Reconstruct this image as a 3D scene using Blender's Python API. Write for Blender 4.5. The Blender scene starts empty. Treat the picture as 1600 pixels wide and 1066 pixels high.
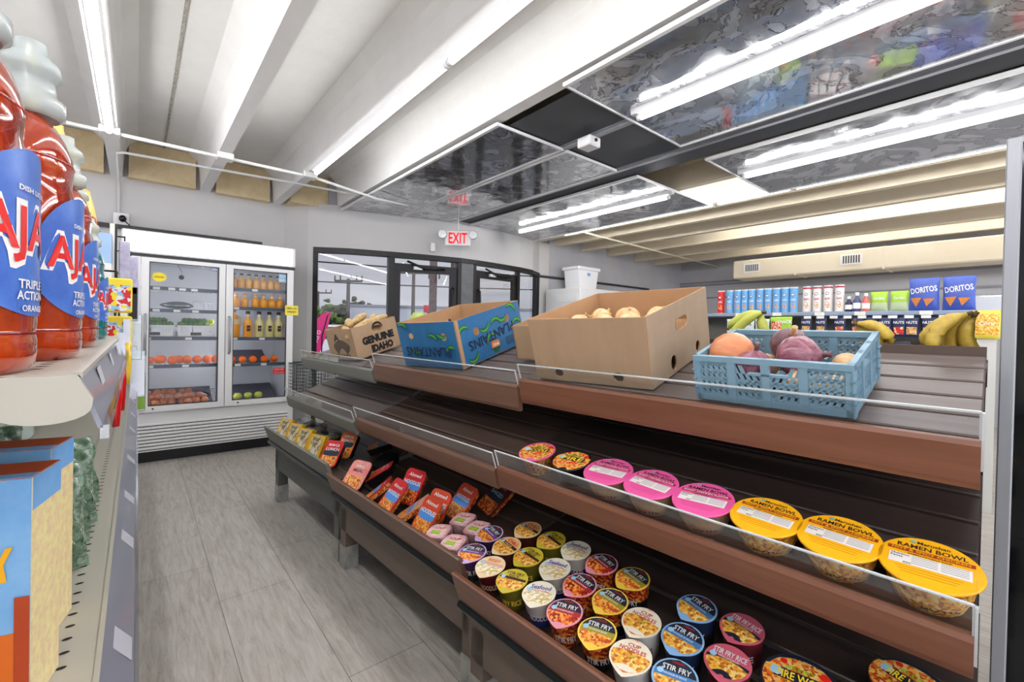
import bpy, math, random
from mathutils import Matrix, Vector
random.seed(7)
C = bpy.context.scene.collection
sc = bpy.context.scene
PI = math.pi

# ------------------------------------------------------------------ camera
cam_d = bpy.data.cameras.new('camera'); cam = bpy.data.objects.new('camera', cam_d); C.objects.link(cam)
F, YAW, PIT, ROL = 702.0, .6954, .0101, .0212
cam_d.sensor_width = 36; cam_d.lens = F/1600*36; cam_d.shift_y = -11.5/1600; cam_d.clip_start = .02; cam_d.clip_end = 500
def cam_rows():
    c, s = math.cos, math.sin
    B = Matrix(((c(YAW), -s(YAW), 0), (0, 0, -1), (s(YAW), c(YAW), 0)))
    Pm = Matrix(((1, 0, 0), (0, c(PIT), -s(PIT)), (0, s(PIT), c(PIT))))
    Q = Matrix(((c(ROL), -s(ROL), 0), (s(ROL), c(ROL), 0), (0, 0, 1)))
    return Q @ Pm @ B
_m = cam_rows()
_r = Matrix((_m[0], -_m[1], -_m[2])).transposed()
cam.matrix_world = Matrix.Translation((0, 0, 1.27)) @ _r.to_4x4()
sc.camera = cam

# ------------------------------------------------------------------ colour management, world
sc.view_settings.view_transform = 'Standard'; sc.view_settings.look = 'None'
sc.view_settings.gamma = 1; sc.view_settings.exposure = 0.85; sc.view_settings.use_curve_mapping = False
sc.cycles.use_denoising = True
sc.cycles.max_bounces = 8; sc.cycles.transparent_max_bounces = 24; sc.cycles.caustics_reflective = False; sc.cycles.caustics_refractive = False
sc.cycles.sample_clamp_indirect = 4
TUBE = 24.0                                   # strength of the fluorescent tubes
w = bpy.data.worlds.new('overcast_sky'); sc.world = w; w.use_nodes = True
nt = w.node_tree; N = nt.nodes; bg = N['Background']
tc = N.new('ShaderNodeTexCoord'); no = N.new('ShaderNodeTexNoise'); mp = N.new('ShaderNodeMapping'); cr = N.new('ShaderNodeValToRGB')
mp.inputs['Scale'].default_value = (1, 1, 4); no.inputs['Scale'].default_value = 3; no.inputs['Detail'].default_value = 5
nt.links.new(tc.outputs['Generated'], mp.inputs[0]); nt.links.new(mp.outputs[0], no.inputs['Vector']); nt.links.new(no.outputs[0], cr.inputs[0])
cr.color_ramp.elements[0].position = .35; cr.color_ramp.elements[0].color = (.50, .50, .56, 1)
cr.color_ramp.elements[1].position = .7; cr.color_ramp.elements[1].color = (.70, .70, .74, 1)
nt.links.new(cr.outputs[0], bg.inputs[0])
# sky strength raised behind the camera, added as fill for the interior
sx = N.new('ShaderNodeSeparateXYZ'); mr = N.new('ShaderNodeMapRange'); mr.inputs[1].default_value = .15; mr.inputs[2].default_value = -.6; mr.inputs[3].default_value = .54; mr.inputs[4].default_value = 2.3
nt.links.new(tc.outputs['Generated'], sx.inputs[0]); nt.links.new(sx.outputs[1], mr.inputs[0]); nt.links.new(mr.outputs[0], bg.inputs[1])

# ------------------------------------------------------------------ materials
def lin(c):
    return tuple(((x/12.92) if x <= .04045 else ((x+.055)/1.055)**2.4) for x in c[:3]) + (1,)
MC = {}
def mat(name, col, rough=.5, metal=0.0, noise=None, bump=None, trans=0.0, alpha=1.0, emit=None, spec=.5, coat=0, ior=1.45, vec='Object', sss=0):
    """noise=(scale, other colour, contrast 0..1, stretch xyz) ; bump=(scale, strength, stretch)"""
    if name in MC: return MC[name]
    m = bpy.data.materials.new(name); m.use_nodes = True; MC[name] = m
    t = m.node_tree; b = t.nodes['Principled BSDF']; L = t.links.new
    b.inputs['Base Color'].default_value = lin(col); b.inputs['Roughness'].default_value = rough; b.inputs['Metallic'].default_value = metal
    b.inputs['Transmission Weight'].default_value = trans; b.inputs['Alpha'].default_value = alpha; b.inputs['Specular IOR Level'].default_value = spec
    b.inputs['Coat Weight'].default_value = coat; b.inputs['IOR'].default_value = ior
    if sss: b.inputs['Subsurface Weight'].default_value = sss; b.inputs['Subsurface Scale'].default_value = .02
    if emit: b.inputs['Emission Color'].default_value = lin(emit[0]); b.inputs['Emission Strength'].default_value = emit[1]
    if noise or bump:
        co = t.nodes.new('ShaderNodeTexCoord')
    if noise:
        sc_, c2, amt = noise[:3]; st = noise[3] if len(noise) > 3 else (1, 1, 1)
        mp_ = t.nodes.new('ShaderNodeMapping'); mp_.inputs['Scale'].default_value = st
        n = t.nodes.new('ShaderNodeTexNoise'); n.inputs['Scale'].default_value = sc_; n.inputs['Detail'].default_value = 6; n.inputs['Roughness'].default_value = .65
        r = t.nodes.new('ShaderNodeValToRGB'); r.color_ramp.elements[0].position = .5-.3*(1-amt)-.02; r.color_ramp.elements[1].position = .5+.3*(1-amt)+.02
        r.color_ramp.elements[0].color = lin(col); r.color_ramp.elements[1].color = lin(c2)
        L(co.outputs[vec], mp_.inputs[0]); L(mp_.outputs[0], n.inputs['Vector']); L(n.outputs[0], r.inputs[0]); L(r.outputs[0], b.inputs['Base Color'])
    if bump:
        bs, bstr = bump[:2]; st = bump[2] if len(bump) > 2 else (1, 1, 1)
        mp2 = t.nodes.new('ShaderNodeMapping'); mp2.inputs['Scale'].default_value = st
        n2 = t.nodes.new('ShaderNodeTexNoise'); n2.inputs['Scale'].default_value = bs; n2.inputs['Detail'].default_value = 4
        bu = t.nodes.new('ShaderNodeBump'); bu.inputs['Strength'].default_value = bstr; bu.inputs['Distance'].default_value = .01
        L(co.outputs[vec], mp2.inputs[0]); L(mp2.outputs[0], n2.inputs['Vector']); L(n2.outputs[0], bu.inputs['Height']); L(bu.outputs[0], b.inputs['Normal'])
    return m
def food(name, cols, scale=90, rough=.35):
    """printed picture of food: several colours through a noise"""
    if name in MC: return MC[name]
    m = mat(name, cols[0], rough); t = m.node_tree; b = t.nodes['Principled BSDF']; L = t.links.new
    co = t.nodes.new('ShaderNodeTexCoord'); v = t.nodes.new('ShaderNodeTexVoronoi'); v.inputs['Scale'].default_value = scale
    r = t.nodes.new('ShaderNodeValToRGB'); r.color_ramp.interpolation = 'CONSTANT'
    while len(r.color_ramp.elements) < len(cols): r.color_ramp.elements.new(.5)
    for i, c in enumerate(cols): r.color_ramp.elements[i].position = i/len(cols); r.color_ramp.elements[i].color = lin(c)
    s = t.nodes.new('ShaderNodeSeparateColor')
    L(co.outputs['Object'], v.inputs['Vector']); L(v.outputs['Color'], s.inputs[0]); L(s.outputs[0], r.inputs[0]); L(r.outputs[0], b.inputs['Base Color'])
    return m
def emis(name, col, s):
    if name in MC: return MC[name]
    m = bpy.data.materials.new(name); m.use_nodes = True; MC[name] = m
    t = m.node_tree; t.nodes.remove(t.nodes['Principled BSDF']); e = t.nodes.new('ShaderNodeEmission')
    e.inputs[0].default_value = lin(col); e.inputs[1].default_value = s; t.links.new(e.outputs[0], t.nodes['Material Output'].inputs[0]); return m
def clear(name, col=(1, 1, 1), fac=.12, rough=.05):
    """thin clear sheet (glass, acrylic, film): mostly see-through with a gloss"""
    if name in MC: return MC[name]
    m = bpy.data.materials.new(name); m.use_nodes = True; MC[name] = m; t = m.node_tree; L = t.links.new
    t.nodes.remove(t.nodes['Principled BSDF'])
    tr = t.nodes.new('ShaderNodeBsdfTransparent'); tr.inputs[0].default_value = lin(col)
    g = t.nodes.new('ShaderNodeBsdfGlossy'); g.inputs['Roughness'].default_value = rough
    lw = t.nodes.new('ShaderNodeLayerWeight'); lw.inputs[0].default_value = .35
    ma = t.nodes.new('ShaderNodeMath'); ma.operation = 'MULTIPLY_ADD'; ma.inputs[1].default_value = .18; ma.inputs[2].default_value = fac; ma.use_clamp = True
    mx = t.nodes.new('ShaderNodeMixShader'); L(lw.outputs['Fresnel'], ma.inputs[0]); L(ma.outputs[0], mx.inputs[0]); L(tr.outputs[0], mx.inputs[1]); L(g.outputs[0], mx.inputs[2])
    L(mx.outputs[0], t.nodes['Material Output'].inputs[0]); return m

# ------------------------------------------------------------------ mesh helpers
def T(x, y=0, z=0):
    return Matrix.Translation((x, y, z)) if not hasattr(x, '__len__') else Matrix.Translation(x)
def R(ax, deg): return Matrix.Rotation(math.radians(deg), 4, ax)
def S(x, y, z): return Matrix.Diagonal((x, y, z, 1))
I4 = Matrix.Identity(4)
TEXTS = {}
def text_geo(s, res=2, bold=.02):
    key = s
    if s[0] == '^': s = s[1:]; bold = .075
    if key not in TEXTS:
        cu = bpy.data.curves.new('lettering', 'FONT'); cu.body = s; cu.size = 1; cu.resolution_u = res; cu.align_x = 'CENTER'; cu.align_y = 'CENTER'; cu.offset = bold
        ob = bpy.data.objects.new('lettering', cu); me = bpy.data.meshes.new_from_object(ob)
        vs = [tuple(v.co) for v in me.vertices]; fs = [tuple(p.vertices) for p in me.polygons]
        xs = [v[0] for v in vs]; ys = [v[1] for v in vs]; cx = (min(xs)+max(xs))/2; cy = (min(ys)+max(ys))/2
        W_, H_ = max(xs)-min(xs), max(ys)-min(ys)
        TEXTS[key] = ([((x-cx)/W_, (y-cy)/H_) for x, y, _ in vs], fs)
        bpy.data.objects.remove(ob); bpy.data.curves.remove(cu); bpy.data.meshes.remove(me)
    return TEXTS[key]
class MB:
    def __init__(s): s.v = []; s.f = []; s.m = []; s.sm = []; s.mats = []
    def mi(s, m):
        if m not in s.mats: s.mats.append(m)
        return s.mats.index(m)
    def add(s, vs, fs, m, X=I4, sm=False):
        o = len(s.v); k = s.mi(m) if not isinstance(m, list) else None
        s.v += [tuple(X @ Vector(v)) for v in vs]
        for i, f in enumerate(fs):
            s.f.append([a+o for a in f]); s.m.append(k if k is not None else s.mi(m[i])); s.sm.append(sm)
        return s
    def box(s, x0, x1, y0, y1, z0, z1, m, X=I4, b=0):
        if b:
            # chamfered box: octagonal prism in the two largest directions
            vs = []; 
            for z, i in ((z0, b), (z0+b, 0), (z1-b, 0), (z1, b)):
                a = b
                vs += [(x0+a, y0+i, z), (x1-a, y0+i, z), (x1-i, y0+a, z), (x1-i, y1-a, z), (x1-a, y1-i, z), (x0+a, y1-i, z), (x0+i, y1-a, z), (x0+i, y0+a, z)]
            fs = [list(range(7, -1, -1)), list(range(24, 32))]
            for r in range(3):
                for k in range(8): fs.append([r*8+k, r*8+(k+1) % 8, r*8+8+(k+1) % 8, r*8+8+k])
            return s.add(vs, fs, m, X)
        vs = [(x, y, z) for z in (z0, z1) for x, y in ((x0, y0), (x1, y0), (x1, y1), (x0, y1))]
        return s.add(vs, [(3, 2, 1, 0), (4, 5, 6, 7), (0, 1, 5, 4), (1, 2, 6, 5), (2, 3, 7, 6), (3, 0, 4, 7)], m, X)
    def lathe(s, prof, m, X=I4, n=24, sx=1, sy=1, cap=True, sq=0):
        """profile [(r,z)] or [(r,z,mat)] (mat of the band above the ring)"""
        vs = []; fs = []; ms = []
        for p in prof:
            for k in range(n):
                a = 2*PI*k/n; c, d = math.cos(a), math.sin(a)
                q = 1.0
                if sq: q = (abs(c)**sq+abs(d)**sq)**(-1/sq)
                vs.append((p[0]*c*q*sx, p[0]*d*q*sy, p[1]))
        cur = m
        for i in range(len(prof)-1):
            if len(prof[i]) > 2: cur = prof[i][2]
            for k in range(n):
                fs.append([i*n+k, i*n+(k+1) % n, (i+1)*n+(k+1) % n, (i+1)*n+k]); ms.append(cur)
        s.add(vs, fs, ms, X, True)
        if cap:
            b0 = prof[0]; 
            if b0[0] > 1e-4: s.add(vs[:n], [list(range(n-1, -1, -1))], b0[2] if len(b0) > 2 else m, X)
            if prof[-1][0] > 1e-4: s.add(vs[-n:], [list(range(n))], cur, X)
        return s
    def tube(s, pts, r, m, X=I4, n=8, closed=False):
        pts = [Vector(p) for p in pts]; vs = []; fs = []; K = len(pts)
        rr = r if hasattr(r, '__len__') else [r]*K
        up = Vector((0, 0, 1))
        for i, p in enumerate(pts):
            if closed: d = pts[(i+1) % K]-pts[i-1]
            else: d = pts[min(i+1, K-1)]-pts[max(i-1, 0)]
            d.normalize(); a = up if abs(d.dot(up)) < .9 else Vector((1, 0, 0))
            e1 = d.cross(a).normalized(); e2 = d.cross(e1).normalized()
            for k in range(n):
                t = 2*PI*k/n; vs.append(tuple(p+e1*math.cos(t)*rr[i]+e2*math.sin(t)*rr[i]))
        for i in range(K-1+(1 if closed else 0)):
            j = (i+1) % K
            for k in range(n): fs.append([i*n+k, i*n+(k+1) % n, j*n+(k+1) % n, j*n+k])
        if not closed: fs += [list(range(n-1, -1, -1)), [(K-1)*n+k for k in range(n)]]
        return s.add(vs, fs, m, X, True)
    def prism(s, poly, y0, y1, m, X=I4, mcap=None):
        """poly in x,z extruded along y"""
        n = len(poly); vs = [(x, y0, z) for x, z in poly]+[(x, y1, z) for x, z in poly]
        s.add(vs, [[k, (k+1) % n, n+(k+1) % n, n+k] for k in range(n)], m, X)
        s.add(vs, [list(range(n-1, -1, -1)), list(range(n, 2*n))], mcap or m, X); return s
    def poly(s, pts, z, m, X=I4): return s.add([(x, y, z) for x, y in pts], [list(range(len(pts)))], m, X)
    def disc(s, r, z, m, X=I4, n=32, cx=0, cy=0, sy=1): return s.poly([(cx+r*math.cos(2*PI*k/n), cy+r*sy*math.sin(2*PI*k/n)) for k in range(n)], z, m, X)
    def seg(s, r, y0, y1, z, m, X=I4, bow=0):
        """slice of a disc between the chords y0 and y1"""
        n = 14; pts = []
        for k in range(n+1):
            y = y0+(y1-y0)*k/n; pts.append((math.sqrt(max(r*r-y*y, 0)), y))
        x1 = pts[-1][0]
        top = [(x1*(1-2*k/8), y1+bow*(1-(1-2*k/8)**2)) for k in range(1, 8)] if bow else []
        lo = pts[0][0]; bot = [(-lo*(1-2*k/8), y0+bow*(1-(1-2*k/8)**2)) for k in range(1, 8)] if bow else []
        return s.poly(pts+top+[(-x, y) for x, y in reversed(pts)]+bot, z, m, X)
    def text(s, t, w, h, m, X=I4, z=0, warp=None):
        vs, fs = text_geo(t); P = [(x*w, y*h, z) for x, y in vs]
        if warp: P = [warp(*p) for p in P]
        return s.add(P, fs, m, X)
    def blob(s, rx, ry, rz, m, X=I4, n=12, rough=0, seed=0):
        rnd = random.Random(seed); ph = [rnd.uniform(0, 6) for _ in range(6)]; vs = []; fs = []; k2 = n
        for i in range(n//2+1):
            th = PI*i/(n//2)
            for k in range(k2):
                a = 2*PI*k/k2; x, y, z = math.sin(th)*math.cos(a), math.sin(th)*math.sin(a), math.cos(th)
                q = 1+rough*(math.sin(3*x+ph[0])+math.sin(3*y+ph[1]+2*z)+math.sin(4*z+ph[2]+x))/2
                vs.append((x*rx*q, y*ry*q, z*rz*q))
        for i in range(n//2):
            for k in range(k2): fs.append([i*k2+k, (i+1)*k2+k, (i+1)*k2+(k+1) % k2, i*k2+(k+1) % k2])
        return s.add(vs, fs, m, X, True)
    def build(s, name, parent=None, X=None, **kw):
        me = bpy.data.meshes.new(name); me.from_pydata(s.v, [], s.f)
        for m in s.mats: me.materials.append(m)
        me.polygons.foreach_set('material_index', s.m); me.polygons.foreach_set('use_smooth', s.sm); me.update()
        o = bpy.data.objects.new(name, me); C.objects.link(o)
        if parent is not None: o.parent = parent
        if X is not None: o.matrix_basis = X
        for k, v in kw.items(): o[k] = v
        return o
def thing(name, label, cat, X=I4, group=None):
    o = bpy.data.objects.new(name, None); C.objects.link(o); o.empty_display_size = .05
    o.matrix_basis = X; o['label'] = label; o['category'] = cat
    if group: o['group'] = group
    return o
def tag(o, label, cat, group=None, kind=None):
    o['label'] = label; o['category'] = cat
    if group: o['group'] = group
    if kind: o['kind'] = kind
    return o
def struct(o): o['kind'] = 'structure'; return o
def dup(root, X, label=None, group=None):
    r = root.copy(); C.objects.link(r); r.matrix_basis = X
    if label: r['label'] = label
    if group: r['group'] = group
    def rec(a, b):
        for ch in list(a.children):
            c = ch.copy(); C.objects.link(c); c.parent = b; rec(ch, c)
    rec(root, r); return r
ORD = ['first', 'second', 'third', 'fourth', 'fifth', 'sixth', 'seventh', 'eighth', 'ninth', 'tenth', 'eleventh', 'twelfth']

# fixture frame: local x = depth (v), local y = along the aisle (u)
A = math.radians(3.2)
FR = Matrix.Rotation(A, 4, 'Z')
def FX(u, v, z, s=0.0, spin=0):  # placement in the rack frame, s = slope of the tier
    return T(FR @ Vector((v, u, z))) @ FR @ Matrix.Rotation(-math.atan(s), 4, 'Y') @ R('Z', spin)

# ------------------------------------------------------------------ common materials
wallm = mat('grey_wall_paint', (.79, .785, .78), .7, noise=(1.2, (.75, .745, .74), .2), bump=(30, .08))
wallr = mat('grey_panel_wall', (.70, .70, .715), .7, noise=(2, (.65, .65, .67), .3))
whitec = mat('white_ceiling_paint', (.90, .895, .885), .6, noise=(2.5, (.86, .855, .845), .3), bump=(25, .1))
beigec = mat('beige_ceiling_paint', (.88, .84, .755), .6, noise=(1.5, (.85, .80, .70), .4), bump=(20, .1))
beigeb = mat('stained_beige_board', (.88, .81, .66), .7, noise=(9, (.80, .71, .54), .3), bump=(40, .3))
darkc = mat('dark_grey_board', (.29, .30, .315), .6)
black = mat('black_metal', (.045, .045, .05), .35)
frameb = mat('dark_bronze_aluminium', (.12, .115, .12), .4, .3)
whitep = mat('white_plastic', (.9, .9, .9), .35)
whitem = mat('white_enamel', (.88, .88, .88), .3, bump=(60, .02))
chrome = mat('brushed_steel', (.75, .75, .76), .25, 1.0)
alum = mat('grey_aluminium', (.66, .67, .69), .38, .35, noise=(8, (.60, .61, .63), .3, (1, 1, .05)))
glass = clear('window_glass', (.98, .985, .99), .01, .0)
acryl = clear('clear_acrylic', (.98, .985, .99), .02, .0)
film = clear('clear_film', (.97, .97, .97), .08, .15)
tubem = emis('lit_tube', (1, 1, 1), TUBE)
cardm = mat('plain_cardboard', (.67, .565, .455), .85, noise=(14, (.63, .52, .41), .3, (1, 1, .2)), bump=(60, .1))
cardi = mat('cardboard_inner_side', (.71, .57, .43), .85, noise=(6, (.66, .51, .37), .3))
cardg = mat('greyed_cardboard', (.67, .59, .50), .85, noise=(14, (.63, .54, .45), .3))

def floor_material():
    m = mat('wood_look_vinyl_plank', (.6, .57, .53), .42); t = m.node_tree; b = t.nodes['Principled BSDF']; L = t.links.new; n = t.nodes.new
    co = n('ShaderNodeTexCoord'); mp = n('ShaderNodeMapping'); mp.inputs['Rotation'].default_value = (0, 0, PI/2)
    br = n('ShaderNodeTexBrick'); br.inputs['Scale'].default_value = 1; br.inputs['Brick Width'].default_value = 1.2; br.inputs['Row Height'].default_value = .3
    br.inputs['Mortar Size'].default_value = .0014; br.inputs['Mortar'].default_value = lin((.42, .39, .36)); br.offset = .33
    br.inputs['Color1'].default_value = lin((.66, .64, .61)); br.inputs['Color2'].default_value = lin((.74, .725, .70))
    L(co.outputs['Object'], mp.inputs[0]); L(mp.outputs[0], br.inputs['Vector'])
    m2 = n('ShaderNodeMapping'); m2.inputs['Scale'].default_value = (20, 2.2, 1); no = n('ShaderNodeTexNoise'); no.inputs['Scale'].default_value = 2.2; no.inputs['Detail'].default_value = 9; no.inputs['Roughness'].default_value = .72
    no.inputs['Distortion'].default_value = .5
    L(co.outputs['Object'], m2.inputs[0]); L(m2.outputs[0], no.inputs['Vector'])
    cr = n('ShaderNodeValToRGB'); e = cr.color_ramp.elements; e[0].position = .33; e[0].color = lin((.56, .51, .465)); e[1].position = .68; e[1].color = lin((.82, .80, .775))
    x = cr.color_ramp.elements.new(.5); x.color = lin((.71, .685, .655)); L(no.outputs[0], cr.inputs[0])
    mx = n('ShaderNodeMix'); mx.data_type = 'RGBA'; mx.inputs[0].default_value = .62; L(br.outputs[0], mx.inputs[6]); L(cr.outputs[0], mx.inputs[7])
    mm = n('ShaderNodeMix'); mm.data_type = 'RGBA'; mm.blend_type = 'MIX'; L(br.outputs['Fac'], mm.inputs[0]); L(mx.outputs[2], mm.inputs[6]); mm.inputs[7].default_value = lin((.45, .42, .39)); L(mm.outputs[2], b.inputs['Base Color'])
    return m
def mirror_material():
    m = bpy.data.materials.new('scratched_mirror'); m.use_nodes = True; t = m.node_tree; L = t.links.new; n = t.nodes.new; b = t.nodes['Principled BSDF']
    b.inputs['Metallic'].default_value = 1
    co = n('ShaderNodeTexCoord'); no = n('ShaderNodeTexNoise'); no.inputs['Scale'].default_value = 3.2; no.inputs['Detail'].default_value = 9; no.inputs['Distortion'].default_value = 2.2; no.inputs['Roughness'].default_value = .6
    L(co.outputs['Object'], no.inputs['Vector'])
    cr = n('ShaderNodeValToRGB'); e = cr.color_ramp.elements; e[0].position = .38; e[0].color = (.40, .41, .43, 1); e[1].position = .7; e[1].color = (.72, .73, .76, 1)
    a = cr.color_ramp.elements.new(.484); a.color = (.46, .47, .49, 1); c = cr.color_ramp.elements.new(.5); c.color = (.05, .05, .06, 1); d = cr.color_ramp.elements.new(.516); d.color = (.62, .63, .66, 1)
    L(no.outputs[0], cr.inputs[0]); L(cr.outputs[0], b.inputs['Base Color'])
    b.inputs['Metallic'].default_value = .80
    r = n('ShaderNodeTexNoise'); r.inputs['Scale'].default_value = 6; r.inputs['Detail'].default_value = 8; mr = n('ShaderNodeMapRange'); mr.inputs[1].default_value = .35; mr.inputs[2].default_value = .75; mr.inputs[3].default_value = .03; mr.inputs[4].default_value = .22
    L(co.outputs['Object'], r.inputs['Vector']); L(r.outputs[0], mr.inputs[0]); L(mr.outputs[0], b.inputs['Roughness'])
    bu = n('ShaderNodeBump'); bu.inputs['Strength'].default_value = .30; bu.inputs['Distance'].default_value = .02; n3 = n('ShaderNodeTexNoise'); n3.inputs['Scale'].default_value = 2.2; n3.inputs['Detail'].default_value = 3
    L(co.outputs['Object'], n3.inputs['Vector']); L(n3.outputs[0], bu.inputs['Height']); L(bu.outputs[0], b.inputs['Normal'])
    return m
mirr = mirror_material()

# ------------------------------------------------------------------ the shell of the shop
ZB, ZD = 2.69, 3.04      # underside of the joists, underside of the deck
struct(MB().box(-3, 9.5, -3.5, 6.1, -.1, 0, floor_material()).build('floor'))
bay = [(1.34, 5.9), (1.55, 5.68), (1.95, 5.43), (2.38, 5.28), (2.85, 5.14), (3.3, 5.04), (3.6, 5.04), (4.0, 5.07), (4.4, 5.12), (4.75, 5.22), (5.05, 5.40), (5.3, 5.42)]
def wy(x):
    for (a, b), (c, d) in zip(bay, bay[1:]):
        if a <= x <= c: return b+(d-b)*(x-a)/(c-a)
    return 5.9 if x < 1.34 else 5.42
def bxs(x0, x1): return [x0]+[p[0] for p in bay if x0 < p[0] < x1]+[x1]
def strip(mb, x0, x1, z0, z1, m, off=0.0, th=.14, n=1):
    """slab that follows the bay"""
    xs = bxs(x0, x1); vs = []
    for x in xs:
        y = wy(x)+off; vs += [(x, y, z0), (x, y, z1), (x+.02, y+th, z0), (x+.02, y+th, z1)]
    fs = []
    for i in range(len(xs)-1):
        a = 4*i; b = a+4; fs += [(a, b, b+1, a+1), (b+2, a+2, a+3, b+3), (a+1, b+1, b+3, a+3), (b, a, a+2, b+2)]
    k = 4*(len(xs)-1); fs += [(0, 1, 3, 2), (k, k+2, k+3, k+1)]
    return mb.add(vs, fs, m)
struct(MB().box(-3, 1.34, 5.9, 6.04, 0, ZD, wallm).build('wall_back'))
mb = MB(); strip(mb, 1.34, 1.6, 0, 2.2, wallm); strip(mb, 1.34, 5.3, 2.2, ZB+.02, wallm); strip(mb, 5.07, 5.3, 0, 2.2, wallm); strip(mb, 1.6, 2.40, 0, .72, wallm)
strip(mb, 1.75, 5.3, ZB+.02, ZD, mat('dark_grey_fascia', (.62, .62, .63), .7), .03)
struct(mb.build('wall_entry'))
mb = MB(); mb.box(5.3, 9.5, 5.42, 5.56, 0, ZD, wallr)
struct(mb.build('wall_front'))
mb = MB()
for y0, y1, z0, z1 in ((-3.5, -.8, 0, ZD), (-.8, .78, 0, 1.42), (-.8, .78, 1.92, ZD), (.78, 5.42, 0, ZD)): mb.box(9.5, 9.64, y0, y1, z0, z1, wallr)
for z in (2.02, 2.3, 2.36): mb.box(9.47, 9.5, -3.5, 5.42, z, z+.03, mat('wall_rail_grey', (.5, .5, .53), .6))
struct(mb.build('wall_right'))
struct(MB().box(9.56, 9.58, -.8, .78, 1.42, 1.92, glass).build('window_2'))
# deck
mb = MB(); mb.box(-3, 1.95, -3.5, 6.1, ZD, ZD+.1, whitec); mb.box(1.95, 9.6, -3.5, 6.1, ZD, ZD+.1, beigec)
struct(mb.build('ceiling'))
for k, x in enumerate([-1.61, -.89, -.17, .55, 1.25, 1.87, 2.62, 3.40, 4.12, 4.95, 5.48, 6.16, 6.88, 7.72, 8.45]):
    m = whitec if x < 3 else beigec; e = 5.9 if x < 1.34 else wy(x)
    mb = MB(); pr = [(-.045, ZB), (.045, ZB), (.062, ZB+.2), (.085, ZB+.28), (.16, ZD), (-.16, ZD), (-.085, ZB+.28), (-.062, ZB+.2)]
    mb.prism([(x+a, b) for a, b in pr], -3.5, e, m)
    struct(mb.build('trim_%d' % (k+1)))
# boards that close the joist ends over the wall
mb = MB()
for a, b in ((-.80, -.26), (-.08, .46), (.64, 1.16), (1.34, 1.76)): mb.box(a, b, 5.62 if a > 1.2 else 5.80, 5.895, ZB-.01, ZD-.004, beigeb)
for x, y in ((.02, .03), (.2, .02)): pass
struct(mb.build('trim_20'))
mb = MB(); mb.box(.185, .2, -3.5, 5.8, ZD-.012, ZD, mat('open_joint_rust', (.45, .42, .36), .9, noise=(60, (.75, .73, .70), .5)))
struct(mb.build('trim_21'))
# dark boards above the mirrors
mb = MB(); 
xs = [1.96]+[p[0] for p in bay if 1.96 < p[0] < 3.465]+[3.465]
mb.poly([(1.96, -3.4), (3.465, -3.4)]+[(x, wy(x)-.01) for x in reversed(xs)], ZB-.012, darkc)
struct(mb.build('trim_22'))

# mirrored ceiling panels
ZM = 2.655
def mirror_panel(x0, x1, y0, y1, label, clip=False):
    far = [(x, min(y1, wy(x)-.015) if clip else y1) for x in ([x1]+[p[0] for p in reversed(bay) if x0 < p[0] < x1]+[x0])]
    t = thing('mirrored_ceiling_panel', label, 'ceiling panel', T(x0, y0, ZM), 'mirrored panels hung under the ceiling')
    P = [(x-x0, y-y0) for x, y in [(x0, y0), (x1, y0)]+far]
    n = len(P); vs = [(x, y, 0) for x, y in P]+[(x, y, .01) for x, y in P]
    mb = MB(); mb.add(vs, [list(range(n-1, -1, -1)), list(range(n, 2*n))]+[[k, (k+1) % n, n+(k+1) % n, n+k] for k in range(n)], mirr)
    mb.build('mirror', t)
    f = MB(); L_ = far[0][1]-y0; L2 = far[-1][1]-y0; wd = x1-x0
    f.box(-.018, .006, 0, L2, -.012, .012, whitep); f.box(wd-.006, wd+.012, 0, L_, -.008, .012, whitep)
    f.box(-.018, wd+.012, -.006, .006, -.008, .012, whitep) if y0 > 0 else f.box(-.018, wd+.012, L_-.006, L_+.006, -.006, .012, whitep)
    f.build('edge_strip', t)
    c = MB()
    for cx, cy in ((.05, .1), (wd-.05, .1), (wd-.05, L_*.6)): c.tube([(cx, cy, .012), (cx, cy, .03)], .004, chrome)
    c.build('hanger', t)
    return t
mirror_panel(1.87, 2.49, 2.43, 5.9, 'mirrored ceiling panel beside the white beam, reflecting the front window', True)
mirror_panel(2.535, 3.15, 2.43, 5.9, 'mirrored ceiling panel directly above the exit sign', True)
mirror_panel(3.42, 4.73, 2.39, 5.9, 'mirrored ceiling panel with a tube light, ending at the bare beige joists', True)
mirror_panel(1.85, 3.08, -3.3, 1.79, 'wide mirrored ceiling panel over the ramen bowls, reflecting coloured packages')
mirror_panel(3.48, 4.73, -3.3, 1.79, 'mirrored ceiling panel over the snack rack, farther of the two wide ones')
for x, lb in ((2.51, 'long grey ceiling channel between the two mirrors by the exit sign'), (3.20, 'long grey ceiling channel between the dark boards')):
    t = MB().box(x-.018, x+.018, -3.3, 5.0, ZM+.002, ZM+.02, alum); t.box(x-.04, x+.04, -3.3, 5.0, ZM+.018, ZM+.024, alum)
    tag(t.build('ceiling_channel'), lb, 'ceiling channel')
mb = MB().box(2.38, 2.50, 2.06, 2.18, 2.56, 2.63, whitep, b=.008); mb.tube([(2.44, 2.058, 2.60), (2.44, 2.05, 2.60)], .012, black)
tag(mb.build('junction_box'), 'small white box fixed to the ceiling channel by the dark boards', 'junction box')

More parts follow.
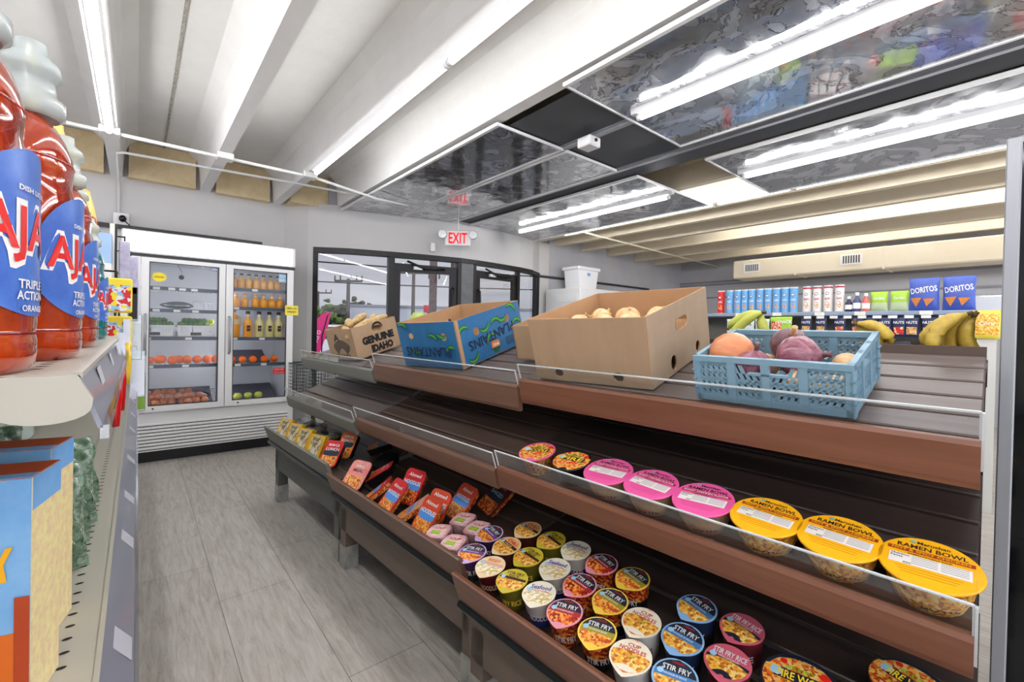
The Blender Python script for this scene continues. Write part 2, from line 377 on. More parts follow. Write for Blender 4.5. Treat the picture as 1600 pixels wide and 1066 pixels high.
# fluorescent tubes
def tube_light(x, ys, z, label, w_=.034, house=True):
    t = thing('tube_light', label, 'tube light', T(x, ys[0], z), 'fluorescent tube lights')
    L_ = ys[-1]-ys[0]
    if house: MB().prism([(-w_, .055), (-w_*.7, .024), (w_*.7, .024), (w_, .055)], -.03, L_+.03, whitem).build('housing', t)
    for a, b in zip(ys, ys[1:]):
        o = MB().tube([(0, a-ys[0]+.03, 0), (0, b-ys[0]-.03, 0)], .018, tubem, n=10).build('tube', t)
        MB().tube([(0, a-ys[0]+.005, 0), (0, a-ys[0]+.03, 0)], .019, whitep, n=10).build('end_cap', t); MB().tube([(0, b-ys[0]-.03, 0), (0, b-ys[0]-.005, 0)], .019, whitep, n=10).build('end_cap', t)
    return t
tube_light(-.17, (-.5, 1.95, 4.4), 2.635, 'lit tube light along the leftmost white joist')
tube_light(1.22, (-.45, 2.02, 4.28), 2.635, 'lit tube light on the white joist beside the deep white beam')
tube_light(2.38, (-.85, 1.68), 2.60, 'tube light under the wide mirror over the ramen bowls', .03)
tube_light(3.92, (-.85, 1.70), 2.60, 'tube light under the mirror over the snack rack', .03)
tube_light(4.00, (2.42, 4.70), 2.60, 'tube light under the farthest mirror near the entrance', .03)
tube_light(4.79, (-.8, 1.6, 2.35, 4.6), 2.672, 'tube light beside the farthest mirror, below the beige joists', .03, False)
for x in (6.3, 7.8): tube_light(x, (-1.5, .9, 3.3), 2.96, 'tube light set high between the beige joists, %s row' % ('nearer' if x < 7 else 'farther'))
tube_light(-.17, (-3.3, -.9), 2.635, 'added unseen tube light on the leftmost joist, behind the first pair'); tube_light(1.22, (-3.3, -.9), 2.635, 'added unseen tube light on the beam-side joist, behind the first pair')  # unseen tubes behind the camera, added as fill light

for x, n_ in ((-1.61, 'leftmost bare'), (3.40, 'first beige')):  # more out-of-view tube rows, added to brighten the shop
    tube_light(x, (-3.3, -.9, 1.5) if x < 0 else (-3.3, -.9), 2.635, 'added unseen tube light along the %s joist, out of the aisle' % n_)
# conduits
cm = mat('painted_white_conduit', (.88, .88, .87), .4)
tag(MB().tube([(-1.5, 4.46, 2.655), (1.25, 4.46, 2.655), (1.9, 4.53, 2.60), (2.3, 4.6, 2.62)], .014, cm).build('conduit'), 'white electrical conduit crossing under the joists at the tube ends', 'conduit')
for x, lb in ((-.17, 'white junction box under the leftmost joist at the tube end'), (.55, 'white junction box under the bare middle joist'), (1.22, 'white junction box under the joist beside the deep beam')):
    tag(MB().box(x-.06, x+.06, 4.41, 4.51, 2.635, 2.688, cm, b=.006).build('junction_box'), lb, 'junction box', 'junction boxes on the conduit')
tag(MB().tube([(1.8, 4.75, 2.66), (1.2, 4.8, 2.665), (-.10, 4.95, 2.665), (-.14, 5.0, 2.665), (-.15, 5.74, 2.665), (-.15, 5.87, 2.62), (-.15, 5.88, 2.3)], .011, cm).build('conduit'), 'thin white conduit that bends down the wall to the outlet', 'conduit')
t = thing('wall_outlet', 'white wall outlet with a black plug above the glass-door fridge', 'outlet', T(-.13, 5.885, 2.26))
MB().box(-.06, .06, -.03, .01, -.07, .07, whitep, b=.008).build('outlet_plate', t)
MB().blob(.03, .04, .035, black, T(.01, -.05, .01)).tube([(.01, -.08, .0), (.06, -.09, -.05), (.10, -.03, -.14)], .006, black).build('plug', t)
tag(MB().box(-.4, 1.09, 5.80, 5.88, 2.17, 2.205, black).build('wall_rail'), 'long black rail on the wall right above the fridge', 'rail')
tag(MB().tube([(4.92, 4.3, 2.675), (7.3, 4.42, 2.675), (9.4, 4.52, 2.675)], .014, beigec).build('conduit'), 'beige conduit crossing under the beige joists', 'conduit')

# duct with vents
t = thing('air_duct', 'long beige boxed air duct under the beige joists with two vents', 'duct', T(8.0, -3.4, 2.2))
MB().box(0, .5, 0, 6.99, .03, .34, beigec, b=.02).build('casing', t)
for y in (1.1, 2.5, 3.7, 4.9, 6.0): MB().box(-.008, .5, y, y+.03, .02, .345, beigec).build('seam', t)
for y in (5.28, 6.66-.0):
    y -= .12
    v = MB().box(-.012, 0, y, y+.26, .12, .27, whitep).build('vent', t)
    g = MB()
    for k in range(7): g.box(-.016, -.011, y+.025+k*.031, y+.042+k*.031, .14, .25, mat('vent_slot_dark', (.3, .3, .28), .6))
    g.build('grille', v)

# ------------------------------------------------------------------ storefront in the bay
def wp(x, off=0.0, z=0.0): return (x, wy(x)+off, z)
def seg_frame(x0, x1):
    """matrix of a flat leaf hung between two points of the bay; returns matrix and width"""
    p, q = Vector(wp(x0, .05)), Vector(wp(x1, .05)); d = q-p; a = math.atan2(d.y, d.x)
    return T(p) @ Matrix.Rotation(a, 4, 'Z'), d.length
mb = MB(); strip(mb, 1.6, 5.07, 2.14, 2.2, frameb, -.01, .12)
for x in (1.6, 2.39, 3.26, 3.50, 4.36, 4.92, 5.03): strip(mb, x, x+(.05 if x not in (2.39,) else .07), 0, 2.14, frameb, .0, .10)
strip(mb, 1.65, 2.39, .72, .78, frameb, .0, .10)
struct(mb.build('trim_23'))
strip(mbp := MB(), 3.31, 3.50, 0, 2.14, mat('grey_metal_post', (.42, .43, .44), .5, noise=(10, (.36, .37, .38), .4))); struct(mbp.build('trim_24'))
M_, W_ = seg_frame(1.65, 2.39); struct(MB().box(0, W_, 0, .006, .78, 2.14, glass, M_).build('window_1'))
mb = MB(); M2, W2 = seg_frame(4.41, 4.92); mb.box(0, W2, 0, .006, .1, 2.14, glass, M2); struct(mb.build('window_3'))
def door(x0, x1, nm):
    M_, w_ = seg_frame(x0, x1)
    f = MB(); f.box(0, .09, -.02, .02, .02, 2.07, frameb); f.box(w_-.09, w_, -.02, .02, .02, 2.07, frameb); f.box(.09, w_-.09, -.02, .02, 1.97, 2.07, frameb); f.box(.09, w_-.09, -.02, .02, .02, .25, frameb)
    f.box(.25, .36, -.06, -.02, 2.0, 2.04, whitep)
    d = struct(f.build(nm, X=M_))
    MB().box(.09, w_-.09, -.003, .003, .25, 1.97, glass).build('glass', d); MB().box(0, w_, -.003, .003, 2.075, 2.14, glass).build('transom_glass', d)
    h = MB(); hx = w_-.05 if nm == 'door_1' else .05; sg = 1
    h.tube([(hx, -.02, 1.15), (hx, -.07, 1.17), (hx, -.08, 1.35), (hx, -.08, 1.62), (hx, -.07, 1.78), (hx, -.02, 1.80)], .012, black)
    h.build('pull_handle', d); MB().tube([(w_*.2, -.05, 2.10), (w_*.45, -.09, 2.02), (w_*.8, -.05, 2.03)], .014, black).build('closer_arm', d)
    return d
door(2.46, 3.26, 'door_1'); door(3.55, 4.36, 'door_2')
# exit sign
t = thing('exit_sign', 'lit exit sign with red letters and twin lamp heads over the doors', 'exit sign', T(3.10, 4.82, 2.40) @ R('Z', -37))
MB().box(-.16, .16, -.025, .025, -.095, .095, whitep, b=.008).build('sign_box', t)
MB().text('EXIT', .23, .135, emis('exit_red', (.85, .12, .16), 1.0), R('X', 90), .027).build('lettering', t)
for s_ in (-1, 1):
    MB().lathe([(.03, 0), (.05, .03), (.055, .08), (.05, .085)], clear('frosted_lamp', (.9, .9, .92), .3, .3), T(s_*.19, 0, .04) @ R('X', 90) @ T(0, 0, -.03)).build('lamp_head', t)
MB().tube([(0, 0, .09), (0, 0, .25)], .008, whitep).build('stem', t)
tag(MB().box(-.03, .03, -.03, .03, -.055, .055, whitep, b=.006, X=T(2.88, 5.07, 2.29) @ R('Z', -17)).build('door_sensor'), 'small white sensor box on the wall just left of the exit sign', 'sensor')

# ------------------------------------------------------------------ outside
asph = mat('asphalt', (.45, .45, .46), .9, noise=(3, (.38, .38, .39), .4))
o = MB().box(-40, 120, 6.3, 140, -.4, -.15, asph).build('ground'); struct(o)
pole = mat('weathered_pole', (.30, .27, .25), .9)
for (x, y, h, r, a, lb) in ((10.8, 30.1, 4.4, .16, 1, 'wooden utility pole with a crossarm seen through the big window'), (13.9, 47.1, 4.65, .16, 0, 'farther and smaller utility pole, beside the pink flag'), (13.2, 25.5, 4.8, .14, 2, 'tall pole with a wide crossarm seen through the first glass door')):
    t = thing('utility_pole', lb, 'utility pole', T(x, y, -.15), 'utility poles outside')
    MB().tube([(0, 0, 0), (0, 0, h+.15)], [r, r*.7], pole).build('post', t)
    d = Vector((.77, -.64, 0)); w_ = (1.3, .9, 1.6)[a if a < 3 else 0]
    c = MB().tube([tuple(-d*w_+Vector((0, 0, h))), tuple(d*w_+Vector((0, 0, h)))], .07, pole)
    for k in (-1, -.6, .6, 1): c.tube([tuple(d*w_*k+Vector((0, 0, h))), tuple(d*w_*k+Vector((0, 0, h+(-.35 if a == 2 else .35))))], .05, pole)
    c.build('crossarm', t)
for (z, y, lb) in ((4.05, 21, 'upper overhead wire crossing the window'), (3.75, 28, 'lower overhead wire crossing the window')):
    p = [(x, y+(-.35 if z > 4 else -.5)*(x-6), z+.004*(x-12)**2*.3) for x in range(-2, 24, 2)]
    tag(MB().tube(p, .035, black).build('overhead_wire'), lb, 'wire')
leafm = mat('tree_foliage', (.20, .30, .13), .9, noise=(6, (.40, .46, .20), .5, (1, 1, 1)), bump=(9, 1.0))
leafd = mat('dark_tree_foliage', (.16, .21, .13), .9, noise=(6, (.33, .33, .22), .5), bump=(9, 1.0))
def tree(x, y, h, w_, m, lb, seed):
    t = thing('tree', lb, 'tree', T(x, y, -.15), 'trees across the street'); rnd = random.Random(seed)
    MB().tube([(0, 0, 0), (.1, 0, h*.55)], [.25, .15], pole).build('trunk', t)
    c = MB()
    for k in range(230):
        a = rnd.uniform(0, 6.28); r = rnd.uniform(0, 1)**.5; zz = h*.08+rnd.uniform(0, 1)*h*.88*(1-.6*r*r)
        q_ = rnd.uniform(.06, .12); c.blob(w_*q_, w_*q_, w_*q_*.8, m, T(math.cos(a)*r*w_*.9, math.sin(a)*r*w_*.9, zz), 8, .4, k)
    c.build('crown', t)
tree(12.9, 42.0, 3.9, 3.2, leafm, 'green bushy tree across the street behind the potato box', 1)
tree(15.2, 40.5, 4.3, 2.6, leafd, 'dark round tree behind the nearer utility pole', 2)
tree(15.8, 39, 2.4, 2.0, leafm, 'low tree at the right edge of the big window', 3)
tree(11.2, 43.5, 2.9, 2.0, mat('yellow_green_foliage', (.42, .45, .18), .9, noise=(6, (.55, .50, .22), .5)), 'yellow-green tree at the left edge of the big window', 5)
t = thing('feather_flag', 'bright pink feather flag outside the big window', 'flag', T(2.86, 9.4, -.15))
MB().tube([(.0, 0, 0), (.0, 0, 1.2), (.10, 0, 1.6), (.17, 0, 1.72)], .012, black).build('flag_pole', t)
mb = MB(); pts = [(-.30+.0*k, .55) for k in range(1)]+[(-.2, .55), (.0, .95), (.10, 1.3), (.17, 1.70), (.02, 1.66), (-.14, 1.5), (-.26, 1.2), (-.32, .9)]
mb.prism(pts, 0, .01, mat('pink_cloth', (.93, .20, .52), .7)); mb.text('Metro', .40, .12, mat('pale_pink_print', (1, .75, .85), .7), T(-.13, -.003, 1.13) @ R('Y', -72) @ R('X', 90)); mb.build('flag_cloth', t)
cw = mat('white_car_paint', (.82, .82, .84), .25, coat=.5)
def car(x, y, a, m, lb):
    t = thing('parked_car', lb, 'car', T(x, y, -.15) @ R('Z', a), 'cars parked outside')
    MB().prism([(-2.1, .35), (-2.15, .7), (-2.0, .9), (-1.3, .98), (-.7, 1.42), (.8, 1.45), (1.5, 1.0), (2.1, .88), (2.2, .5), (2.1, .3)], -.85, .85, m).build('body', t)
    MB().prism([(-1.15, 1.0), (-.68, 1.36), (.76, 1.39), (1.35, 1.0)], -.87, .87, mat('dark_car_glass', (.1, .12, .14), .1)).build('windows', t)
    for px in (-1.35, 1.35):
        for py in (-.8, .8): MB().lathe([(.32, -.1), (.34, 0), (.32, .1)], black, T(px, py, .32) @ R('X', 90)).build('wheel', t)
car(4.6, 15.2, 20, cw, 'white car parked outside behind the pink flag'); car(7.3, 21.5, 15, mat('grey_car_paint', (.35, .37, .40), .3), 'grey car farther across the parking area')
colm = mat('rough_brown_column', (.40, .33, .31), .9, noise=(30, (.52, .44, .41), .5, (1, 1, .6)), bump=(20, .6))
for x, y, lb in ((4.29, 7.5, 'rough brown round column outside, left of the pair'), (4.60, 7.25, 'rough brown round column outside, right of the pair')):
    tag(MB().lathe([(.075, -.15), (.07, 3.6)], colm, T(x, y, 0), n=14).build('porch_column'), lb, 'column', 'brown columns outside')
tag(MB().box(-6, 9, 0, 5, -.15, 2.6, mat('pale_grey_building', (.66, .68, .71), .8), T(16, 27.5, 0) @ R('Z', -35)).box(-6.1, 9.1, -.1, 5.1, 2.6, 2.75, mat('roof_edge', (.5, .5, .53), .8), T(16, 27.5, 0) @ R('Z', -35)).build('building'), 'pale grey low building across the parking area', 'building')
tag(MB().lathe([(.25, -.15), (.3, .9), (.35, 1.5), (.18, 1.75)], mat('lime_green_plastic', (.70, .80, .30), .6), T(7.2, 13.5, 0)).build('waste_barrel'), 'lime green barrel beyond the first glass door', 'barrel')
tag(MB().lathe([(.03, -.15), (.03, 1.75), (.16, 1.77), (.16, 2.0)], mat('red_sign', (.85, .15, .25), .6), T(7.45, 13.3, 0), n=12).build('red_post'), 'small red-topped post beyond the first glass door', 'post')

# ------------------------------------------------------------------ three-tier produce rack, three sections
def wood(name, a, b, rough=.38, st=(1, .06, 1), sc_=45): return mat(name, a, rough, noise=(sc_, b, .25, st), bump=(sc_, .05, st))
slatm = [wood('grey_brown_slat', (.37, .335, .325), (.43, .39, .375), .36, (1, .04, 1)), wood('dark_brown_slat', (.28, .225, .20), (.34, .275, .245), .36), wood('near_black_slat', (.20, .165, .155), (.25, .205, .19), .32)]
topslat = wood('lit_brown_slat', (.33, .275, .26), (.42, .37, .35), .42, (1, .03, 1))  # top-tier slats coloured lighter for the lamplight falling on them
lipm = [wood('grey_green_trim', (.43, .435, .41), (.47, .47, .45), .5), wood('brown_wood_trim', (.39, .28, .225), (.46, .335, .27), .34), wood('red_brown_wood_trim', (.41, .255, .19), (.49, .32, .24), .32)]
bumper = mat('black_rubber_bumper', (.10, .12, .13), .3); darkb = mat('black_back_panel', (.05, .048, .05), .4)
acedge = mat('acrylic_edge', (.80, .82, .83), .15, spec=.8)
footm = mat('scuffed_metal_foot', (.72, .72, .70), .4, .4, noise=(22, (.58, .58, .56), .4))
apronm = [mat('grey_apron', (.37, .38, .365), .5, noise=(20, (.33, .34, .33), .3)), mat('brown_grey_apron', (.43, .375, .33), .45, noise=(25, (.38, .33, .29), .4, (1, .1, 1))), mat('taupe_apron', (.42, .365, .32), .45, noise=(25, (.36, .31, .27), .4, (1, .1, 1)))]
SEC = [  # u0,u1, base offset v, bottom lip top z, mid lip top z, mid slope, top lip top z, top lip bottom z
    dict(u0=2.365, u1=3.52, dv=.02, zb=.545, zm=.75, sm=.40, zt=1.03, ztb=.95, w=0, lb='far grey-trimmed section of the three-tier rack, with the potato box on top'),
    dict(u0=1.19, u1=2.345, dv=.015, zb=.505, zm=.778, sm=.28, zt=1.068, ztb=.966, w=1, lb='middle section of the three-tier produce rack, under the plantain box'),
    dict(u0=.01, u1=1.18, dv=-.02, zb=.478, zm=.79, sm=.28, zt=1.092, ztb=1.0, w=2, lb='near section of the three-tier rack, carrying ramen bowls and the blue crate')]
def slats(mb, v0, v1, n, z0, s, L_, m, dn=.018, gap=.012, ext=0):
    w_ = (v1-v0)/n
    for k in range(n):
        a = v0+k*w_+gap/2; b = v0+(k+1)*w_-gap/2
        X = T(a, ext, z0+s*(a-v0)) @ Matrix.Rotation(-math.atan(s), 4, 'Y')
        mb.box(0, (b-a)*math.sqrt(1+s*s), 0, L_-2*ext, -dn, 0, m, X, b=.003)
def lip(mb, v, zt, zb, L_, m, flip=0):
    # moulded board: rounded nose on top, face slanting back below
    mb.prism([(v-.004, zt-.012), (v, zt-.003), (v+.008, zt), (v+.018, zt-.003), (v+.022, zt-.012), (v+.030, zb+.004), (v+.026, zb), (v+.014, zb), (v+.008, zb+.012), (v-.001, zt-.03)], 0, L_, m)
def guard(v, zt, h, L_, parent, end=0):
    g = MB(); X = T(v+.006, 0, zt-.012) @ R('Y', -19)
    g.box(0, .003, .002, L_-.002, 0, h+.02, acryl, X)
    o = g.build('acrylic_guard', parent)
    e = MB(); e.box(-.0008, .0035, .002, L_-.002, h+.0190, h+.0225, acedge, X); e.box(-.0005, .0035, .0, .003, 0, h+.022, acedge, X); e.box(-.0005, .0035, L_-.003, L_, 0, h+.022, acedge, X)
    if end: e.box(0, .06, -.002, .001, h-.06, h+.022, acryl, X); e.box(-.002, .004, -.004, .0, -.05, h+.02, acedge, X)
    e.build('polished_edge', o)
for S_ in SEC:
    L_ = S_['u1']-S_['u0']; u0 = S_['u0']; W_ = S_['w']
    t = thing('produce_rack', S_['lb'], 'display rack', T(FR @ Vector((0, u0, 0))) @ FR, 'sections of the three-tier produce rack')
    dv = S_['dv']; zb = S_['zb']; lm = lipm[W_]; sm = slatm[W_]
    # base
    mb = MB(); mb.box(.955+dv, .975+dv, .0, L_, zb-.31, zb-.13, apronm[W_]); mb.box(.950+dv, .975+dv, 0, L_, zb-.145, zb-.13, apronm[W_]); mb.box(1.02+dv, 1.62, .0, .02, zb-.28, zb-.12, apronm[W_]); mb.box(1.02+dv, 1.62, L_-.02, L_, zb-.28, zb-.12, apronm[W_]); mb.build('apron', t)
    MB().prism([(.905+dv, zb-.128), (.90+dv, zb-.118), (.905+dv, zb-.106), (.925+dv, zb-.100), (.96+dv, zb-.104), (.96+dv, zb-.13)], .004, L_, bumper).build('bumper_rail', t)
    for (a, b) in ((.955+dv, .01), (.955+dv, L_-.075), (1.56, .01), (1.56, L_-.075)):
        g = MB().box(a, a+.065, b, b+.065, .115, zb-.2, apronm[W_]).build('leg', t); MB().box(a-.003, a+.068, b-.003, b+.068, 0, .118, footm).build('metal_foot', g)
    mb = MB(); mb.prism([(.875+dv, zb-.004), (.880+dv, zb), (.893+dv, zb-.002), (.925+dv, zb-.098), (.93+dv, zb-.112), (.915+dv, zb-.112), (.905+dv, zb-.09)], 0, L_, lm); mb.build('front_lip', t)
    zd = .41 if W_ else .44
    mb = MB(); slats(mb, .925, 1.62, 6, zd, .2, L_, slatm[2] if W_ == 2 else slatm[1]); mb.build('bottom_deck', t)
    # middle tier
    zm, s_ = S_['zm'], S_['sm']; mb = MB(); lip(mb, 1.045, zm, zm-.078, L_, lm); mb.build('front_lip', t); guard(1.045, zm, .05, L_, t, W_ == 2)
    mb = MB(); slats(mb, 1.068, 1.64 if W_ else 1.50, 5 if W_ else 4, zm-.018, s_, L_, sm if W_ != 2 else slatm[2]); mb.build('middle_deck', t)
    # top tier
    zt, zz = S_['zt'], S_['ztb']; mb = MB(); lip(mb, 1.145, zt, zz, L_, lm); mb.build('front_lip', t); guard(1.145, zt, .045, L_, t, W_ == 2)
    mb = MB(); slats(mb, 1.17, 1.655, 4 if 0 else 5, zt+.0, .28, L_, topslat if W_ else slatm[0]); mb.build('top_deck', t)
    MB().box(1.655, 1.675, .0, L_, zt+.10, zt+.158, slatm[1]).build('back_rail', t)
    # frame: back panel, brackets, rear shelf
    bp = mat('blue_grey_back_panel', (.33, .36, .40), .5) if W_ == 0 else darkb
    mb = MB(); mb.box(1.665, 1.69, 0, L_, .12, zt+.10, bp); mb.build('back_panel', t)
    for y in (.008, L_-.026):
        b = MB(); b.prism([(1.08, zm-.045), (1.66, zm+s_*.5-.06), (1.66, zm+s_*.5-.20), (1.10, zm-.075)], y, y+.018, darkb); b.prism([(1.19, zt-.03), (1.66, zt+.09), (1.66, zt-.05), (1.21, zt-.06)], y, y+.018, darkb); b.build('bracket', t)
    b = MB(); b.box(1.69, 2.16, 0, L_, zt+.085, zt+.10, slatm[1]); b.box(2.14, 2.16, 0, L_, zt+.02, zt+.11, lm); b.box(1.69, 2.3, 0, L_, .1, .3, darkb); b.build('rear_shelf', t)
    if W_ == 0:
        b = MB(); r2 = random.Random(4)
        for (zz_, vv) in ((zm+.022, 1.050), (zt+.018, 1.150)):
            y = L_*.42
            while y < L_-.06:
                l_ = r2.uniform(.03, .10); b.box(vv-.003, vv-.001, y, y+l_, zz_-.012, zz_+.016, mat('faded_price_label', (.80, .79, .74), .7), T(0, 0, 0)); y += l_+r2.uniform(.004, .02)
        b.build('price_labels', t)

# tall case at the end of the rack
t = thing('display_case', 'tall dark-glass case with a grey aluminium edge at the near end of the rack', 'display case', T(1.72, -1.2, 0))
MB().box(0, .7, 0, 1.255, 0, 1.77, mat('navy_black_glass', (.035, .045, .06), .08)).build('cabinet', t)
MB().box(-.012, .05, 1.255, 1.283, 0, 1.785, alum, b=.003).build('edge_post', t)
MB().box(-.01, .7, -.01, 1.258, 1.77, 1.785, alum).build('top_trim', t)
MB().box(.0, .03, 1.225, 1.252, 1.785, 2.065, whitep).build('upright', t)

# ------------------------------------------------------------------ boxes and crate on the top tier
def boxframe(u, v, yaw, zw, s):
    o = FR @ Vector((v, u, zw+s*(v-1.15))); return T(o) @ FR @ Matrix.Rotation(-math.atan(s), 4, 'Y') @ Matrix.Rotation(yaw, 4, 'Z')
# local x = depth, y = along the rack (away from the camera)
def wallboard(mb, p, q, z0, z1, outm, inm, holes=(), th=.005, flare=0.0, curve=0, nseg=24, out=1):
    """upright cardboard side from p to q with round or slotted holes, (centre along, z, rx, rz); outward normal on the right of p->q if out"""
    p, q = Vector(p), Vector(q); L_ = (q-p).length; d = (q-p)/L_; nrm = Vector((d.y, -d.x))*out; NX = max(nseg, 6); NZ = max(10, int(NX*(z1-z0)/L_)); 
    def P(a, z, off):
        f = (z-z0)/(z1-z0); b = p+d*a+nrm*(off+flare*f+curve*math.sin(PI*a/L_)*f); return (b.x, b.y, z)
    if not holes:
        vs = [P(L_*i/4, z, o) for o in (0, -th) for z in (z0, z1) for i in range(5)]
        fo = []; 
        for i in range(4): fo += [(i, i+1, 5+i+1, 5+i)]
        mb.add(vs, fo, outm); mb.add(vs, [tuple(10+k for k in reversed(f)) for f in fo], inm); mb.add(vs, [(5+i, 6+i, 16+i, 15+i) for i in range(4)]+[(0, 5, 15, 10), (4, 14, 19, 9)], cardi); return
    # radial pattern around each hole: split the board in columns between holes
    hs = sorted(holes); xs = [0]+[(hs[i][0]+hs[i+1][0])/2 for i in range(len(hs)-1)]+[L_]
    for i, (hx, hz, rx, rz) in enumerate(hs):
        a0, a1 = xs[i], xs[i+1]; n = 32; rim = []; outp = []
        for k in range(n):
            t_ = 2*PI*(k+.5)/n; c, s_ = math.cos(t_), math.sin(t_)
            if rx > rz*1.2: hxx = hx+(rx-rz)*(1 if c > 0 else -1)+rz*c; hzz = hz+rz*s_
            else: hxx = hx+rx*c; hzz = hz+rz*s_
            rim.append((hxx, hzz)); 
            ks = []
            if c > 0: ks.append((a1-hx)/c)
            if c < 0: ks.append((a0-hx)/c)
            if s_ > 0: ks.append((z1-hz)/s_)
            if s_ < 0: ks.append((z0-hz)/s_)
            kk = min(ks); outp.append((hx+c*kk, hz+s_*kk))
        # snap corners
        for cx, cz in ((a0, z0), (a1, z0), (a1, z1), (a0, z1)):
            j = min(range(n), key=lambda k: (outp[k][0]-cx)**2+(outp[k][1]-cz)**2); outp[j] = (cx, cz)
        for o, m in ((0, outm), (-th, inm)):
            vs = [P(a, z, o) for a, z in rim]+[P(a, z, o) for a, z in outp]
            fs = [(k, n+k, n+(k+1) % n, (k+1) % n) for k in range(n)]
            mb.add(vs, fs if o == 0 else [tuple(reversed(f)) for f in fs], m)
        vs = [P(a, z, 0) for a, z in rim]+[P(a, z, -th) for a, z in rim]; mb.add(vs, [(k, (k+1) % n, n+(k+1) % n, n+k) for k in range(n)], cardi)
    vs = [P(0, z1, 0), P(L_, z1, 0), P(L_, z1, -th), P(0, z1, -th), P(0, z0, 0), P(L_, z0, 0), P(L_, z0, -th), P(0, z0, -th)]
    mb.add(vs, [(0, 1, 2, 3), (4, 0, 3, 7), (1, 5, 6, 2)], cardi)
def openbox(t, d, w_, h, near, front, far, back, flare=0.0, holes=None, name=''):
    """near = side at y=0 (faces the camera end), front = side at x=0 (faces the aisle)"""
    holes = holes or {}
    mb = MB(); wallboard(mb, (0, 0), (d, 0), 0, h, near, cardi, holes.get('near', ()), flare=flare, out=1); mb.build('near_side', t)
    mb = MB(); wallboard(mb, (0, w_), (0, 0), 0, h, front, cardi, holes.get('front', ()), flare=flare, curve=holes.get('curve', 0), out=1); mb.build('front_side', t)
    mb = MB(); wallboard(mb, (d, w_), (0, w_), 0, h, far, cardi, holes.get('far', ()), flare=flare); mb.build('far_side', t)
    mb = MB(); wallboard(mb, (d, 0), (d, w_), 0, h, back, cardi, holes.get('back', ()), flare=flare); mb.build('back_side', t)
    MB().box(0, d, 0, w_, 0, .006, cardi).build('bottom_panel', t)
inkb = mat('black_box_ink', (.10, .09, .10), .8); inkn = mat('navy_box_ink', (.07, .14, .27), .7)
# onion box
ob = thing('onion_box', 'plain brown cardboard box of yellow onions in the middle of the top tier', 'cardboard box', boxframe(.668, 1.188, .05, 1.092, .28))
openbox(ob, .445, .44, .217, cardg, cardm, cardm, cardm, holes=dict(near=[(.15, .035, .02, .024), (.225, .145, .046, .019), (.34, .035, .018, .018)], front=[(.10, .028, .018, .012), (.33, .03, .018, .014)], far=[(.25, .145, .05, .02)]), flare=.004)
# plantain box
bluec = mat('blue_printed_carton', (.17, .43, .62), .55, noise=(12, (.13, .37, .56), .3)); greenb = mat('green_plantain_print', (.30, .62, .20), .6); greend = mat('dark_green_plantain_print', (.06, .32, .22), .6); orangep = mat('orange_print', (.88, .50, .22), .6)
pb = thing('plantain_box', 'blue printed cardboard plantain box in the middle of the top tier, empty', 'cardboard box', boxframe(1.600, 1.210, .10, 1.070, .28))
openbox(pb, .437, .44, .220, bluec, bluec, cardm, cardm, holes=dict(near=[(.115, .145, .018, .019), (.33, .155, .018, .018)], front=[(.11, .155, .018, .014), (.35, .15, .018, .018)], far=[(.10, .14, .018, .02), (.30, .16, .018, .02)], back=[(.2, .14, .014, .014)], curve=.012))
def arcband(mb, cx, cz, r, a0, a1, w_, m, X, y=0):
    n = 10; up = []; dn = []
    for k in range(n+1):
        a = math.radians(a0+(a1-a0)*k/n); ww = w_*math.sin(PI*(k/n))**.6; up.append((cx+(r+ww/2)*math.cos(a), cz+(r+ww/2)*math.sin(a))); dn.append((cx+(r-ww/2)*math.cos(a), cz+(r-ww/2)*math.sin(a)))
    for k in range(n): mb.poly([up[k], dn[k], dn[k+1], up[k+1]], y, m, X)
NEAR = lambda h=.001: T(0, -h, 0) @ R('X', 90)           # text plane on the near side: x right, y up
FRONT = lambda w_, h=.001: T(-h, w_, 0) @ R('Z', -90) @ R('X', 90)
mb = MB(); X = NEAR(.0012) @ S(.825, .94, 1)
for i, (cx, cz, a) in enumerate(((.05, .15, 20), (.20, .185, 200), (.30, .14, 0), (.44, .185, -20), (.36, .205, 180), (.25, .07, 30), (.08, .06, 200), (.48, .10, 0))):
    arcband(mb, cx, cz, .042, a+10, a+160, .022, greend, X); arcband(mb, cx, cz, .044, a+20, a+150, .011, greenb, X, .0003)
mb.text('PLANTAINS', .38, .05, inkn, X @ T(.255, .105, .0006) @ R('Z', 180) @ R('Z', 4))
mb.seg(.035, -.03, .02, .0006, orangep, X @ T(.27, .055, 0)); mb.text('MABELL', .05, .014, whitep, X @ T(.27, .055, .0012) @ R('Z', 180)); mb.seg(.035, -.04, -.008, .0009, greend, X @ T(.27, .05, 0) @ S(1, 1, 1))
for k in range(5): mb.box(.36, .50, .03+k*.009, .034+k*.009, 0, .0004, inkn, X)
mb.build('print', pb)
mb = MB(); X = FRONT(.44, .0135) @ S(1.17, .94, 1)
for cx, cz, a in ((.05, .20, 10), (.30, .19, 190), (.23, .14, 0), (.12, .11, 200), (.34, .08, 40)): arcband(mb, cx, cz, .03, a, a+130, .02, greend, X); arcband(mb, cx, cz, .031, a+10, a+120, .010, greenb, X, .0003)
mb.text('PLANTAINS', .28, .05, inkn, X @ T(.19, .085, .001) @ R('Z', 180)); mb.build('print', pb)
MB().box(-.004, .012, -.004, .006, 0, .220, cardi).build('corner_edge', pb)
